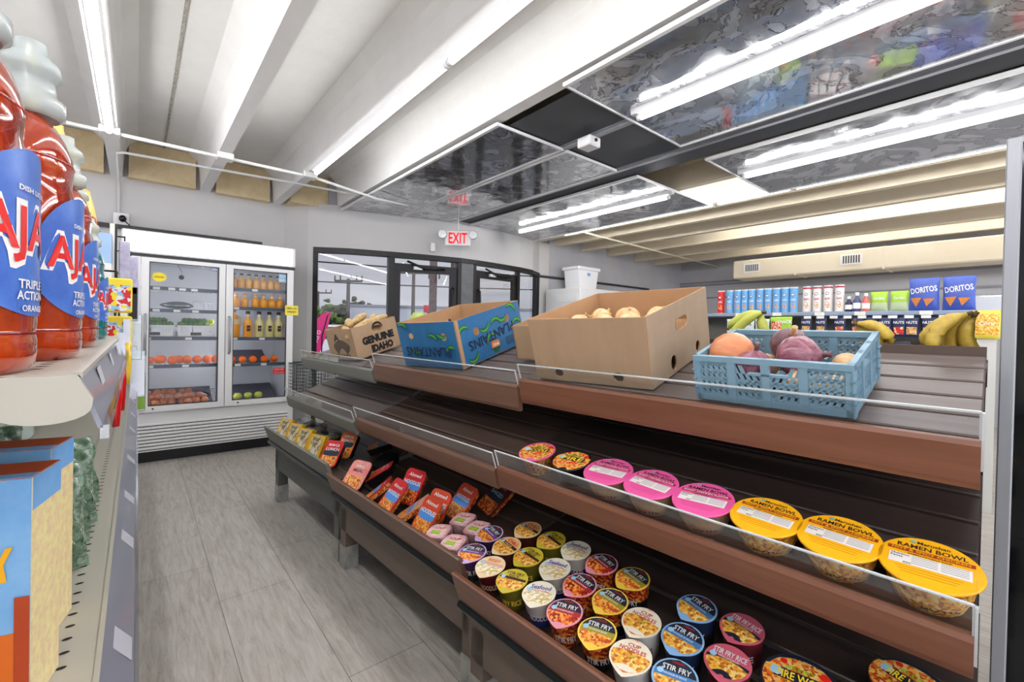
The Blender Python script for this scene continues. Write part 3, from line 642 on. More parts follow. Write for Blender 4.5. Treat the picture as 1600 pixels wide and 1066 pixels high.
# potato box
ib = thing('potato_box', 'cardboard box of potatoes printed GENUINE IDAHO at the far end of the top tier', 'cardboard box', boxframe(2.70, 1.212, .12, 1.037, .28))
openbox(ib, .335, .32, .203, cardm, cardm, cardm, cardm, holes=dict(near=[(.187, .160, .033, .022)]))
mb = MB(); X = NEAR(.0012) @ S(.87, .94, 1); mb.text('^GENUINE', .275, .055, inkb, X @ T(.205, .108, 0)); mb.text('^IDAHO', .19, .055, inkb, X @ T(.225, .042, 0)); arcband(mb, .215, .165, .045, 0, 180, .016, inkb, X, .0004); mb.build('print', ib)
mb = MB(); X = FRONT(.32, .0012) @ S(1.4, .94, 1); mb.text('A', .05, .05, inkb, X @ T(.09, .155, 0)); mb.seg(.07, -.06, .0, 0, mat('faded_box_ink', (.36, .31, .27), .8), X @ T(.12, .10, 0), bow=.04); mb.text('IDAHO', .12, .02, inkb, X @ T(.12, .03, .0004)); mb.build('print', ib)
# flattened carton behind
t2 = thing('carton', 'plain open cardboard carton behind the onion box, seen past the plantain box', 'cardboard box', boxframe(1.13, 1.38, .1, 1.082, .28)); openbox(t2, .25, .28, .150, cardm, cardm, cardm, cardm)

# blue crate
crb = mat('blue_grey_crate_plastic', (.48, .61, .68), .42); crd = mat('blue_grey_crate_inside', (.40, .53, .60), .5)
CD, CW, CH = .263, .330, .118
ct = thing('produce_crate', 'pale blue folding plastic crate of onions at the near end of the top tier', 'crate', boxframe(.195, 1.165, -.013, 1.094, .28))
def crate_side(p, q, name, panels, hole=None):
    p, q = Vector(p), Vector(q); L_ = (q-p).length; d = q-p; a = math.atan2(d.y, d.x); X = T(p.x, p.y, 0) @ Matrix.Rotation(a, 4, 'Z'); mb = MB(); th = .006
    mb.box(0, L_, -.004, .008, CH-.014, CH, crb, X); mb.box(0, L_, -.002, .006, 0, .016, crb, X)
    mb.box(0, .012, -.002, .006, 0, CH, crb, X); mb.box(L_-.012, L_, -.002, .006, 0, CH, crb, X)
    pw = (L_-.024)/panels
    for k in range(panels):
        x0 = .012+k*pw; x1 = x0+pw; mb.box(x1-.009, x1+.009 if k < panels-1 else x1, -.003, .006, 0, CH, crb, X) if k < panels-1 else None
        a0 = x0+(.009 if k else 0); a1 = x1-(.009 if k < panels-1 else 0); nrow = 4; rh = (CH-.036)/nrow
        ns = max(3, int((a1-a0)/.0125)); sw = (a1-a0)/ns; lean = .004*(1 if k >= panels/2 else -1)
        for r in range(nrow+1): 
            z = .016+r*rh; 
            if hole and r > nrow-2 and hole[0] < (a0+a1)/2 < hole[1]: continue
            mb.box(a0, a1, 0, .004, z-.0055, z+.0055, crb, X)
        for r in range(nrow):
            z = .016+r*rh
            for j in range(ns+1):
                x = a0+j*sw
                if hole and r >= nrow-1 and hole[0] < x < hole[1]: continue
                w2 = .0042; vs = [(x-w2-lean, 0, z), (x+w2-lean, 0, z), (x+w2+lean, 0, z+rh), (x-w2+lean, 0, z+rh)]; vs = [(min(max(vx, a0), a1), y, zz) for vx, y, zz in vs]; vs += [(vx, .004, zz) for vx, y, zz in vs]
                mb.add(vs, [(0, 1, 2, 3), (7, 6, 5, 4), (0, 4, 5, 1), (1, 5, 6, 2), (2, 6, 7, 3), (3, 7, 4, 0)], crb, X)
    if hole:
        mb.box(hole[0], hole[1], -.003, .006, CH-.042, CH-.036, crb, X)
    mb.build(name, ct)
crate_side((0, CW), (0, 0), 'front_panel', 4, (.125, .215)); crate_side((0, 0), (CD, 0), 'end_panel', 3, (.09, .17)); crate_side((CD, 0), (CD, CW), 'back_panel', 4); crate_side((CD, CW), (0, CW), 'end_panel', 3)
mb = MB(); 
for k in range(9): mb.box(.01, CD-.01, .012+k*(CW-.024)/8.5, .028+k*(CW-.024)/8.5, .002, .006, crd)
mb.box(0, CD, 0, .012, 0, .006, crb); mb.box(0, CD, CW-.012, CW, 0, .006, crb); mb.build('base_grid', ct)
for x, y in ((0, 0), (CD, 0), (0, CW), (CD, CW)):
    mb = MB(); sx = 1 if x == 0 else -1; sy = 1 if y == 0 else -1
    mb.box(min(x-.004*sx, x+.018*sx), max(x-.004*sx, x+.018*sx), min(y-.004*sy, y+.0*sy), max(y-.004*sy, y+.0*sy), 0, CH, crb)
    for z in (.03, .055, .08): mb.box(min(x-.007*sx, x+.02*sx), max(x-.007*sx, x+.02*sx), min(y-.007*sy, y+.002*sy), max(y-.007*sy, y+.002*sy), z, z+.003, crd)
    mb.build('corner_post', ct)

# onions, potatoes
def onion(name, r, m, skin, label, cat, X, group=None, squash=.9, tip=1.0):
    t = thing(name, label, cat, X, group)
    h = r*squash; prof = [(.02*r, -h), (.30*r, -h*.97), (.62*r, -h*.80), (.88*r, -h*.48), (r, -h*.05), (.96*r, h*.32), (.78*r, h*.66), (.50*r, h*.88), (.26*r, h*1.02), (.14*r, h*1.12)]
    MB().lathe(prof, m, n=20).build('bulb', t)
    g = MB(); 
    if tip: g.lathe([(.15*r, h*1.08), (.11*r, h*(1.15+.15*tip)), (.16*r, h*(1.2+.3*tip)), (.05*r, h*(1.22+.3*tip))], skin, n=9)
    for k in range(5): g.tube([(0, 0, -h*.98), (.1*r*math.cos(k*1.3), .1*r*math.sin(k*1.3), -h*1.08)], .02*r, skin, n=4)
    g.build('neck', t); return t
yel = mat('yellow_onion_skin', (.82, .58, .34), .4, noise=(75, (.95, .84, .66), .35, (1, 1, .12)), coat=.2); dry = mat('dry_onion_neck', (.78, .62, .42), .8)
red_ = mat('red_onion_skin', (.40, .16, .24), .35, noise=(85, (.64, .42, .48), .45, (1, 1, .10)), coat=.25); redd = mat('dark_red_onion_skin', (.26, .12, .16), .45, noise=(70, (.50, .36, .38), .5, (1, 1, .15))); bigo = mat('orange_onion_skin', (.86, .58, .40), .38, noise=(45, (.76, .42, .26), .4, (1, 1, .15)), coat=.15)
def crx(x, y, z): return ct.matrix_basis @ T(x, y, z)
onion('onion', .058, bigo, dry, 'large orange-brown onion at the far end of the blue crate', 'onion', crx(.085, .272, .098) @ R('X', 100), 'onions in the blue crate', .93)
onion('onion', .043, red_, redd, 'red onion standing upright at the front of the blue crate, behind the hand hole', 'onion', crx(.052, .208, .080) @ R('X', 12), 'onions in the blue crate', .92, 1.3)
onion('onion', .045, redd, dry, 'dark shrivelled red onion at the back of the blue crate', 'onion', crx(.18, .165, .10) @ R('Y', -35) @ R('X', 20), 'onions in the blue crate', .95, 2.0)
onion('onion', .052, red_, redd, 'plump red onion lying on its side at the middle of the blue crate', 'onion', crx(.115, .128, .092) @ R('X', 82) @ R('Z', 30), 'onions in the blue crate', .88)
for i, (x, y, z, lb) in enumerate(((.06, .115, .035, 'pale yellow onion low in the blue crate under the plump red onion'), (.17, .045, .05, 'pale yellow onion in the near back corner of the blue crate'), (.06, .045, .035, 'pale yellow onion low in the near front corner of the blue crate'), (.17, .22, .04, 'pale yellow onion low in the blue crate between the orange onion and the back'), (.09, .03+.0, .08, ''))):
    if lb: onion('onion', .033, yel, dry, lb, 'onion', crx(x, y, z+.006) @ R('X', 60+40*i), 'onions in the blue crate')
rnd = random.Random(3)
spots = [(x_*.88, y_) for x_, y_ in [(.10, .10), (.12, .20), (.10, .32), (.20, .07), (.22, .16), (.22, .26), (.21, .36), (.31, .10), (.32, .21), (.31, .32), (.41, .14), (.41, .27), (.40, .38)]]
for i, (x, y) in enumerate(spots):
    rr = rnd.uniform(.036, .044); row = 'front' if x < .13 else ('second' if x < .23 else ('third' if x < .32 else 'back'))
    onion('onion', rr, yel, dry, 'yellow onion in the %s row of the plain onion box, %s from its near side' % (row, ORD[[a for a in spots if (a[0] < .13, a[0] < .23, a[0] < .32) == (x < .13, x < .23, x < .32)].index((x, y))]), 'onion', ob.matrix_basis @ T(x, y, .150-.02*(x > .32)) @ R('X', rnd.uniform(-70, 70)) @ R('Y', rnd.uniform(-60, 60)), 'yellow onions in the plain box', .88, .6)
MB().box(.01, .435, .01, .43, .10, .106, cardi).build('inner_tray', ob)
onion('onion', .036, yel, dry, 'yellow onion seen through the slot in the near side of the plain box', 'onion', ob.matrix_basis @ T(.228, .05, .150) @ R('X', 60), 'yellow onions in the plain box')
pot = mat('potato_skin', (.78, .68, .50), .75, noise=(55, (.64, .52, .35), .5), bump=(80, .5))
PL = [(.06, .10, .20, 70, .075, 'potato lying across the front corner of the potato box'), (.05, .05, .175, 20, .06, 'potato at the near front corner of the potato box, half sunk'), (.13, .14, .235, 60, .075, 'potato on top at the front left of the heap in the box'), (.20, .07, .215, -8, .085, 'long potato lying along the printed side of the box'), (.23, .15, .245, 25, .09, 'topmost long potato of the heap in the box'), (.30, .06, .22, -5, .07, 'potato near the back end of the printed side of the box'), (.335, .13, .225, 40, .055, 'potato at the back corner of the potato box'), (.32, .18, .20, 80, .06, 'potato against the far side of the potato box'), (.12, .05, .19, 5, .07, 'potato under the long one along the printed side of the box')]
for i, (x, y, z, a, L_, lb) in enumerate(PL):
    o = MB().blob(L_*1.12, .027, .025, pot, n=16, rough=.06, seed=i).build('potato', X=ib.matrix_basis @ T(x*.87, y*1.4, z-.018) @ R('Z', a) @ R('Y', -8)); tag(o, lb, 'potato', 'potatoes in the box')
MB().box(.005, .33, .005, .315, .13, .135, cardi).build('inner_tray', ib)
# bananas on the rear shelf
banm = mat('ripe_banana_peel', (.86, .74, .30), .4, noise=(28, (.62, .50, .20), .12), coat=.1); bang = mat('greenish_banana_peel', (.80, .80, .38), .4, noise=(20, (.66, .70, .30), .3)); bstem = mat('banana_stem', (.35, .27, .12), .7)
def bananas(u, v, z, spec, m, lb):
    """spec: for each finger (crown y, crown z, tip y, tip z, bulge, x)"""
    t = thing('banana_bunch', lb, 'bananas', FX(u, v, z), 'banana bunches on the rear shelf')
    for cy, cz, ty, tz, bu, x in spec:
        a, b = Vector((x*.4, cy, cz)), Vector((x, ty, tz)); d = b-a; nrm = Vector((0, -d.z, d.y)).normalized(); c = (a+b)/2+nrm*bu; pts = []; rr = []
        for i in range(13):
            f = i/12; pts.append((1-f)**2*a+2*f*(1-f)*c+f*f*b); rr.append(.0185*min(1, .32+2.6*f if f < .26 else 1)*(1 if f < .8 else max(.25, 1-((f-.8)/.2)**2*.8)))
        MB().tube(pts, rr, m, n=6).tube([a-(c-a).normalized()*.012, a], .006, bstem, n=6).tube([b, b+(b-c).normalized()*.006], .005, bstem, n=5).build('banana', t)
    return t
bananas(.055, 1.775, 1.250, [(-.012, .085, .085, .0, .045, 0), (-.005, .088, .062, -.02, .05, -.035), (-.018, .085, -.035, -.03, .05, .03), (-.015, .088, .02, -.03, .05, .05)], banm, 'large bunch of speckled yellow bananas at the near end of the rear shelf')
bananas(.255, 1.775, 1.250, [(.04, .06, -.045, .0, -.04, 0), (.042, .062, -.02, -.03, -.04, .03), (.045, .065, .035, -.03, -.03, .05)], banm, 'speckled banana bunch just beyond the blue crate corner')
bananas(.60, 1.80, 1.235, [(-.02, .115, .10, .055, .03, 0), (-.02, .115, .08, .015, .035, -.02), (-.015, .11, -.05, .02, .03, .02)], bang, 'yellow-green banana bunch seen over the back of the blue crate')

# ------------------------------------------------------------------ glass-door fridge
FX0, FX1, FY = -.11, 1.265, 5.09
fr = thing('glass_door_fridge', 'white two-door glass-front fridge of produce and juice against the back wall', 'fridge', T(FX0, FY, 0))
Wf = FX1-FX0; inn = mat('fridge_inner_wall', (.88, .88, .90), .45); gask = mat('dark_door_gasket', (.20, .20, .21), .5)
mb = MB(); mb.box(0, .045, .05, .78, .12, 2.0, whitem); mb.box(Wf-.045, Wf, .05, .78, .12, 2.0, whitem); mb.box(.045, Wf-.045, .74, .78, .12, 2.0, inn); mb.box(.045, Wf-.045, .05, .74, 1.84, 2.0, inn); mb.box(.045, Wf-.045, .05, .74, .30, .475, inn); mb.box(.045, .05, .06, .74, .475, 1.84, inn); mb.box(Wf-.05, Wf-.045, .06, .74, .475, 1.84, inn); mb.box(.735, .775, .07, .10, .475, 1.84, inn)
mb.box(0, Wf, .06, .78, .13, .30, whitem); mb.build('cabinet', fr)
mb = MB(); mb.box(-.0, Wf, -.03, .06, 1.862, 2.06, whitem, b=.01); mb.box(0, Wf, .0, .05, 1.835, 1.862, gask); h = mb.build('header', fr); MB().box(.03, Wf-.035, -.036, -.03, 1.872, 2.048, emis('lit_header_panel', (.97, .98, 1), 1.6)).build('sign_panel', h)
mb = MB(); mb.box(0, .13, -.005, .05, .44, 1.835, whitem); mb.build('side_filler', fr)
MB().box(.03, Wf-.03, .10, .12, .0, .13, black).build('base_shade_box', fr)  # black box standing in for the shade under the fridge
g = MB(); g.box(0, Wf, .0, .06, .115, .455, whitem)
for k in range(8): g.box(.004, Wf-.05, -.014, 0, .345-k*.030, .366-k*.030, whitem, b=.005); g.box(.004, Wf-.05, -.002, .001, .338-k*.030, .345-k*.030, gask)
g.build('louvred_grille', fr)
for k in range(4): MB().lathe([(.02, 0), (.02, .11)], black, T((.08, Wf-.08)[k % 2], (.1, .7)[k//2], 0), n=10).build('foot', fr)
def fdoor(x0, x1, hinge_left, gl0, gl1):
    d = MB(); z0, z1 = .475, 1.83; g0, g1 = .525, 1.795
    d.box(x0, gl0, -.045, 0, z0, z1, whitem); d.box(gl1, x1, -.045, 0, z0, z1, whitem); d.box(gl0, gl1, -.045, 0, z0, g0, whitem); d.box(gl0, gl1, -.045, 0, g1, z1, whitem)
    d.box(x0+.004, x1-.004, 0, .012, z0+.004, z1-.004, gask) if 0 else None
    o = d.build('door', fr)
    MB().box(gl0, gl1, -.02, -.015, g0, g1, glass).build('glass', o)
    e = MB(); e.box(gl0-.001, gl0+.005, -.046, -.02, g0, g1, gask); e.box(gl1-.005, gl1+.001, -.046, -.02, g0, g1, gask); e.box(gl0, gl1, -.046, -.02, g0, g0+.005, gask); e.box(gl0, gl1, -.046, -.02, g1-.005, g1, gask); e.build('gasket', o)
    hx = x0+.03; MB().tube([(hx, -.045, .98), (hx, -.085, .99), (hx, -.085, 1.32), (hx, -.045, 1.33)], .011, alum).build('handle', o)
    MB().lathe([(.008, 0), (.008, .004)], gask, T(x0+.09 if hinge_left else x0+.11, -.046, z0+.025) @ R('X', 90), n=10).build('lock', o)
    return o
d1 = fdoor(.132, .752, 1, .188, .700); d2 = fdoor(.758, 1.352, 0, .818, 1.290)
# stickers on the doors
def sticker(x, z, w_, h_, c, name, txt=None, tc_=None, parent=None, wz=None):
    m = MB().box(x, x+w_, -.0255, -.0245, z, z+h_, c)
    if txt:
        for i, tt in enumerate(txt): m.text(tt, w_*.8, h_*.6/len(txt), tc_, T(x+w_/2, -.0262, z+h_*(1-(i+.5)/len(txt))) @ R('X', 90))
    return m.build(name, parent)
yelp = mat('yellow_paper', (.93, .86, .30), .7); inkr = mat('faded_dark_ink', (.35, .33, .25), .8)
st = MB(); n = 22
st.poly([((.062 if k % 2 else .042)*math.cos(PI*k/n*1)*1.0, (.050 if k % 2 else .034)*math.sin(PI*k/n)) for k in range(2*n)], 0, mat('yellow_star_sticker', (.95, .86, .20), .6), T(.255, -.0262, 1.665) @ R('X', 90)); st.text('ORANGES', .07, .018, inkr, T(.255, -.0268, 1.665) @ R('X', 90)); st.build('star_sticker', d1)
sticker(.635, 1.755, .06, .03, mat('blue_grey_sticker', (.45, .50, .62), .5), 'sticker', ['OPEN'], whitep, d1)
sticker(1.215, 1.70, .07, .085, mat('pale_blue_sticker', (.55, .72, .85), .5), 'sticker', ['COLD', 'DRINKS'], whitep, d2)
sticker(1.175, .76, .112, .06, mat('red_sticker', (.80, .10, .14), .5), 'sticker', ['PLEASE KEEP', 'DOOR CLOSED'], mat('pale_red_print', (.95, .6, .6), .5), d2)
m = MB().box(1.275, 1.40, -.05, -.0465, 1.365, 1.465, yelp); m.text('LIMES 4/$1', .10, .02, inkr, T(1.337, -.051, 1.435) @ R('X', 90)); m.text('FRESH', .08, .02, inkr, T(1.337, -.051, 1.40) @ R('X', 90)); m.build('price_note', fr)
# shelves
shm = mat('dark_grey_shelf_strip', (.28, .31, .36), .5); wire = mat('white_wire', (.82, .82, .84), .4); tagm = mat('white_price_tag', (.92, .92, .90), .6)
def fshelf(x0, x1, z, tags, tilt=0):
    m = MB(); m.box(x0, x1, .075, .095, z-.028, z+.004, shm)
    for k in range(int((x1-x0)/.03)): m.box(x0+.015+k*.03, x0+.018+k*.03, .095, .70, z-.006, z, wire)
    o = m.build('shelf', fr); g = MB()
    for a in tags: g.box(x0+a, x0+a+.05, .068, .074, z-.024, z-.002, tagm)
    g.build('price_tag', o)
for z, tg in ((1.585, (.02, .09, .16, .27, .35, .44)), (1.385, (.06, .16, .31, .45)), (1.130, (.1, .4)), (.875, (.12, .38)), ): fshelf(.055, .735, z, tg)
for z, tg in ((1.620, (.22,)), (1.432, (.06,)), (1.130, (.05, .29)), (.868, (.08, .31))): fshelf(.775, Wf-.055, z, tg)
MB().box(.70, .712, .09, .10, .5, 1.8, alum).box(.718, .722, .09, .1, .5, 1.8, black).build('shelf_standard', fr)
MB().box(.055, .065, .085, .092, .55, 1.80, emis('added_fridge_lamp', (.95, .98, 1), 12)).build('added_strip_lamp', fr)  # jamb strip added to brighten the fridge interior
MB().box(.745, .765, .10, .112, .55, 1.80, emis('added_fridge_lamp', (.95, .98, 1), 12)).build('added_strip_lamp', fr)  # mullion strip, likewise added to light the shelves
MB().tube([(.42, .5, 1.84), (.45, .45, 1.76), (.44, .42, 1.72)], .008, wire).lathe([(.018, 0), (.022, .015), (.01, .02)], black, T(.44, .42, 1.71) @ R('X', 90)).build('sensor', fr)
FT = lambda x, y, z: T(FX0+x, FY+y, z)
# bottles
orj = mat('orange_juice', (.93, .62, .16), .25, coat=.6); lemj = mat('pale_lemonade', (.86, .80, .52), .25, coat=.6); nec = mat('peach_nectar', (.90, .66, .30), .25, coat=.6); capd = mat('dark_bottle_cap', (.22, .13, .10), .4); capl = mat('orange_bottle_cap', (.90, .55, .20), .4); lab = mat('cream_bottle_label', (.90, .82, .62), .5); labd = mat('dark_bottle_label', (.16, .10, .08), .5); clg = mat('clear_neck_plastic', (.86, .84, .80), .15)
def bottle(r, h, body, cap, label, X, grp, sq=0, lbm=None, neck=.72):
    t = thing('juice_bottle', label, 'bottle', X, grp)
    MB().lathe([(r*.9, 0), (r, .01), (r, h*.50), (r*.92, h*.6), (r*.5, h*neck), (r*.42, h*.78, clg), (r*.40, h*.9)], body, n=16, sq=sq).build('body', t)
    MB().lathe([(r*.48, h*.88), (r*.48, h)], cap, n=14).build('cap', t)
    if lbm: MB().lathe([(r*1.01, h*.16), (r*1.01, h*.42)], lbm, n=16, cap=False, sq=sq).build('label', t)
    return t
b0 = bottle(.033, .150, nec, capd, 'small juice bottle, first from the door edge in the top row', FT(.845, .14, 1.622), 'small juice bottles in the top row')
for k in range(1, 7): dup(b0, FT(.845+.066*k, .14+.004*(k % 2), 1.622), 'small juice bottle, %s from the handle side in the top row' % ORD[k], 'small juice bottles in the top row')
b1 = bottle(.036, .135, orj, capl, 'small orange juice bottle, first from the handle side in the second row', FT(.865, .14, 1.434), 'orange juice bottles in the second row')
for k in range(1, 6): dup(b1, FT(.865+.076*k+(.02 if k > 1 else 0), .14, 1.434), 'small orange juice bottle, %s from the handle side in the second row' % ORD[k], 'orange juice bottles in the second row')
j = thing('juice_jug', 'handled juice jug beside the door handle on the middle shelf', 'jug', FT(.85, .16, 1.132))
MB().lathe([(.05, 0), (.055, .01), (.055, .13, lab), (.045, .18, orj), (.022, .23), (.02, .235, clg), (.02, .25)], orj, n=16).build('body', j); MB().lathe([(.025, .245), (.025, .275)], capl, n=12).build('cap', j); MB().tube([(.03, 0, .22), (.065, 0, .19), (.068, 0, .12), (.05, 0, .09)], .009, clg).build('handle', j)
for k, (x, bm, cp, lb) in enumerate(((.975, orj, capd, 'tall orange juice bottle with a dark cap beside the handled jug'), (1.075, lemj, capd, 'tall pale lemonade bottle next to the orange one'), (1.17, lemj, capd, 'tall pale lemonade bottle, middle of the three'), (1.258, lemj, capd, 'tall pale lemonade bottle nearest the door hinge'))):
    t = bottle(.042, .265, bm, cp, lb, FT(x, .15, 1.132), 'tall bottles on the middle shelf', 0, None, .68); MB().box(-.016, .016, -.0435, -.0425, .06, .12, labd).text('JUICE', .024, .01, lab, T(0, -.044, .09) @ R('X', 90)).build('label', t)
orng = mat('orange_peel', (.97, .42, .03), .45, bump=(300, .15)); limem = mat('lime_peel', (.24, .42, .13), .35, bump=(90, .1), coat=.2); leml = mat('yellow_green_lime', (.72, .76, .20), .35); appl = mat('green_apple_peel', (.68, .74, .25), .3, noise=(6, (.78, .78, .38), .3), coat=.3); fon = mat('russet_onion_skin', (.66, .30, .18), .4, noise=(60, (.88, .62, .44), .45, (1, 1, .2)), coat=.2)
def fruit(name, r, m, lb, cat, X, grp, sz=.9, dimple=True):
    t = thing(name, lb, cat, X, grp); MB().lathe([(.02*r, -r*sz*.95), (.5*r, -r*sz*.9), (.87*r, -r*sz*.5), (r, 0), (.87*r, r*sz*.5), (.5*r, r*sz*.88), (.12*r, r*sz*.93), (.02*r, r*sz*.88)], m, n=18).build('peel', t)
    MB().lathe([(.07*r, r*sz*.86), (.09*r, r*sz*.95), (.02*r, r*sz*.96)], mat('green_stem_end', (.35, .40, .15), .7), n=7).build('stem', t); return t
f0 = fruit('orange', .041, orng, 'orange on the left fridge side, first from the door edge', 'orange', FT(.085, .15, .915), 'oranges in the left fridge half')
for k, (x, y, z) in enumerate(((.175, .14, 0), (.265, .19, .005), (.345, .14, 0), (.455, .14, .002), (.535, .15, 0), (.615, .15, .0), (.69, .15, 0), (.25, .24, .0), (.40, .22, 0))):
    dup(f0, FT(x+.02, y, .915+z) @ R('X', 40*k), ('orange on the left fridge side, %s from the door edge in the front row' % ORD[k+1]) if k < 7 else 'orange behind the front row on the left side, %s one' % ('nearer the door edge' if k == 7 else 'nearer the middle'))
f1 = fruit('orange', .036, orng, 'orange on the right fridge side, first from the handle', 'orange', FT(.84, .15, .905), 'oranges in the right fridge half')
for k in range(1, 5): dup(f1, FT(.84+.093*k+(.01 if k > 2 else 0), .15, .905) @ R('X', 30*k), 'orange on the right fridge side, %s from the handle' % ORD[k], 'oranges in the right fridge half')
lin_ = mat('quilted_grey_pad', (.40, .39, .44), .8, noise=(40, (.33, .32, .37), .4), bump=(60, .4))
def pad(x0, x1, z, y0, lb, curl=.0):
    m = MB(); n = 8; vs = []
    for i in range(n+1):
        f = i/n; y = y0+f*(.56); zz = z+.075*f*f*1.4
        for x in (x0, x1): vs.append((x-.00+.02*f*(1 if x == x1 else 0), y, zz))
    m.add(vs, [(2*i, 2*i+1, 2*i+3, 2*i+2) for i in range(n)], lin_, I4, True); m.add([(a, b, c-.008) for a, b, c in vs], [(2*i+2, 2*i+3, 2*i+1, 2*i) for i in range(n)], lin_)
    tag(m.build('shelf_liner', X=FT(0, 0, 0)), lb, 'shelf liner', 'quilted liners in the fridge')
pad(.815, 1.27, .49, .10, 'quilted grey pad under the green apples'); pad(.075, .69, .49, .10, 'quilted grey pad under the bagged onions'); pad(.80, 1.20, .875, .2, 'quilted grey pad behind the right-hand oranges')
for k in range(3):
    if k == 0: a0 = fruit('green_apple', .041, appl, 'green apple nearest the handle, bottom of the fridge', 'apple', FT(.895, .16, .533), 'green apples')
    else: dup(a0, FT(.895+.092*k, .155, .533) @ R('Z', 70*k), ('middle green apple of the three at the fridge bottom', 'green apple nearest the hinge, bottom of the fridge')[k-1])
rnd = random.Random(11); k = 0
for row, (zz, n_, yy) in enumerate(((.525, 9, .15), (.565, 8, .19), (.60, 6, .24))):
    for i in range(n_):
        x = .12+.035*row+i*.062
        if k == 0: f2 = onion('onion', .036, fon, dry, 'russet onion at the door-edge end of the net bag, bottom row', 'onion', FT(x, yy, zz), 'russet onions in the net bag', .9, .5)
        else: dup(f2, FT(x+rnd.uniform(-.01, .01), yy+rnd.uniform(-.01, .01), zz) @ R('X', rnd.uniform(0, 180)) @ R('Y', rnd.uniform(0, 90)), 'russet onion in the net bag, %s row, %s from the door edge' % (('front', 'middle', 'top back')[row], ORD[i]))
        k += 1
netm = clear('net_film', (.93, .88, .86), .07, .3)
m = MB(); m.blob(.30, .085, .075, netm, T(.38, .20, .565), 20, .05, 3); m.tube([(.65, .19, .60), (.69, .15, .62), (.70, .14, .57)], [.02, .012, .02], film)
tag(m.build('onion_bag', X=FT(0, 0, 0)), 'clear net bag around the russet onions at the fridge bottom', 'bag')
# lime baskets
for bi, (bx, lb) in enumerate(((.085, 'white slotted basket of limes by the door edge'), (.395, 'white slotted basket of limes by the fridge middle'))):
    t = thing('lime_basket', lb, 'basket', FT(bx, .09, 1.135), 'white baskets in the fridge'); m = MB(); L_, D_, H_ = .285, .30, .105
    for (x0, x1, y0, y1) in ((0, L_, 0, .005), (0, L_, D_-.005, D_), (0, .005, 0, D_), (L_-.005, L_, 0, D_)): m.box(x0, x1, y0, y1, 0, .045, whitep); m.box(x0, x1, y0, y1, .09, H_, whitep)
    m.box(-.004, L_+.004, -.004, D_+.004, H_-.012, H_-.004, whitep) if 0 else None
    for x in [0]+[.045+.022*i for i in range(4)]+[.19+.022*i for i in range(3)]+[L_-.02]: m.box(x, x+.010 if 0 < x < L_-.03 else x+.02, 0, .005, .045, .09, whitep)
    m.box(.10, .19, 0, .005, .045, .078, whitep); m.box(0, L_, 0, D_, 0, .004, whitep); m.box(-.003, L_+.003, -.004, .004, H_-.008, H_, whitep); m.build('basket_body', t)
    MB().box(.10, .185, -.002, -.0005, .012, .040, gask).build('hand_slot', t)
    r3 = random.Random(bi); q = 0
    for row, zz in enumerate((.115, .15)):
        for i in range(7-2*row):
            X = FT(bx+.03+.038*i+.035*row, .09+.04+r3.uniform(0, .05)+.05*row, 1.135+zz) @ R('Z', r3.uniform(0, 180)) @ R('Y', 80)
            if bi == 0 and q == 0: l0 = fruit('lime', .026, limem, 'lime at the front left corner of the white basket by the door edge', 'lime', X, 'limes in the door-edge basket', 1.2)
            else:
                c = dup(l0, X, 'dark green lime, %s layer, %s from the left, basket by the %s' % (('lower', 'upper')[row], ORD[i], ('door edge', 'fridge middle')[bi]), 'limes in the door-edge basket' if bi == 0 else 'limes in the middle basket')
            q += 1
    if bi == 1:
        for i in range(2): fruit('lime', .025, leml, 'yellow lime at the end of the middle basket, %s one' % ('upper' if i else 'lower'), 'lime', FT(bx+.245+.018*i, .12, 1.135+.118+.028*i) @ R('Y', 70), 'yellow limes', 1.1)
m = MB().blob(.13, .08, .035, clear('cloudy_plastic', (.50, .58, .62), .25, .25), T(.40, .2, 1.425), 18, .12, 4); tag(m.build('plastic_bag', X=FT(0, 0, 0)), 'crumpled dark clear plastic bag on the second fridge shelf', 'plastic bag')
m = MB()
for i in range(9): m.tube([(.50+.022*i, .12, 1.39), (.53+.018*i, .28, 1.475-.003*i)], .0022, wire)
m.tube([(.50, .12, 1.39), (.70, .12, 1.39)], .003, wire).tube([(.53, .28, 1.475), (.69, .28, 1.455)], .003, wire); tag(m.build('wire_rack', X=FT(0, 0, 0)), 'tilted white wire rack next to the crumpled plastic bag', 'wire rack')

# ------------------------------------------------------------------ far wall: white cooler with a bin on top, wire cart
t = thing('white_cooler', 'white upright cooler at the far wall, seen over the onion box', 'cooler', T(5.15, 4.58, 0))
MB().box(0, 1.75, 0, .75, .08, 1.93, whitem, b=.01).build('cabinet', t)
d = MB().box(.66, 1.70, -.03, 0, .12, 1.87, black); d.box(.68, 1.68, -.04, -.03, .14, 1.85, whitem); d = d.build('door', t); MB().box(.78, 1.60, -.045, -.04, .3, 1.74, mat('dim_glass_door', (.50, .52, .55), .15)).build('glass', d)
MB().box(-.008, 0, .05, .5, 1.72, 1.84, whitep).build('side_vent', t)
t = thing('storage_bin', 'white lidded plastic storage bin on top of the white cooler', 'bin', T(5.50, 4.92, 1.935) @ R('Z', 0))
MB().prism([(.03, 0), (.42, 0), (.475, .34), (-.02, .34)], 0, .32, mat('white_bin_plastic', (.93, .93, .94), .35)).build('body', t); MB().box(-.05, .505, -.03, .35, .33, .385, mat('white_bin_plastic', (.93, .93, .94), .35), b=.012).build('lid', t); MB().box(.20, .27, -.004, -.0, .24, .29, mat('blue_sticker', (.45, .62, .85), .5)).build('sticker', t)
tag(MB().tube([(5.0, 5.40, 2.15), (5.9, 5.40, 2.16), (8.2, 5.40, 2.16)], .02, mat('dark_cable', (.2, .2, .22), .5)).build('wall_cable'), 'dark cable run along the far wall above the white cooler', 'cable')
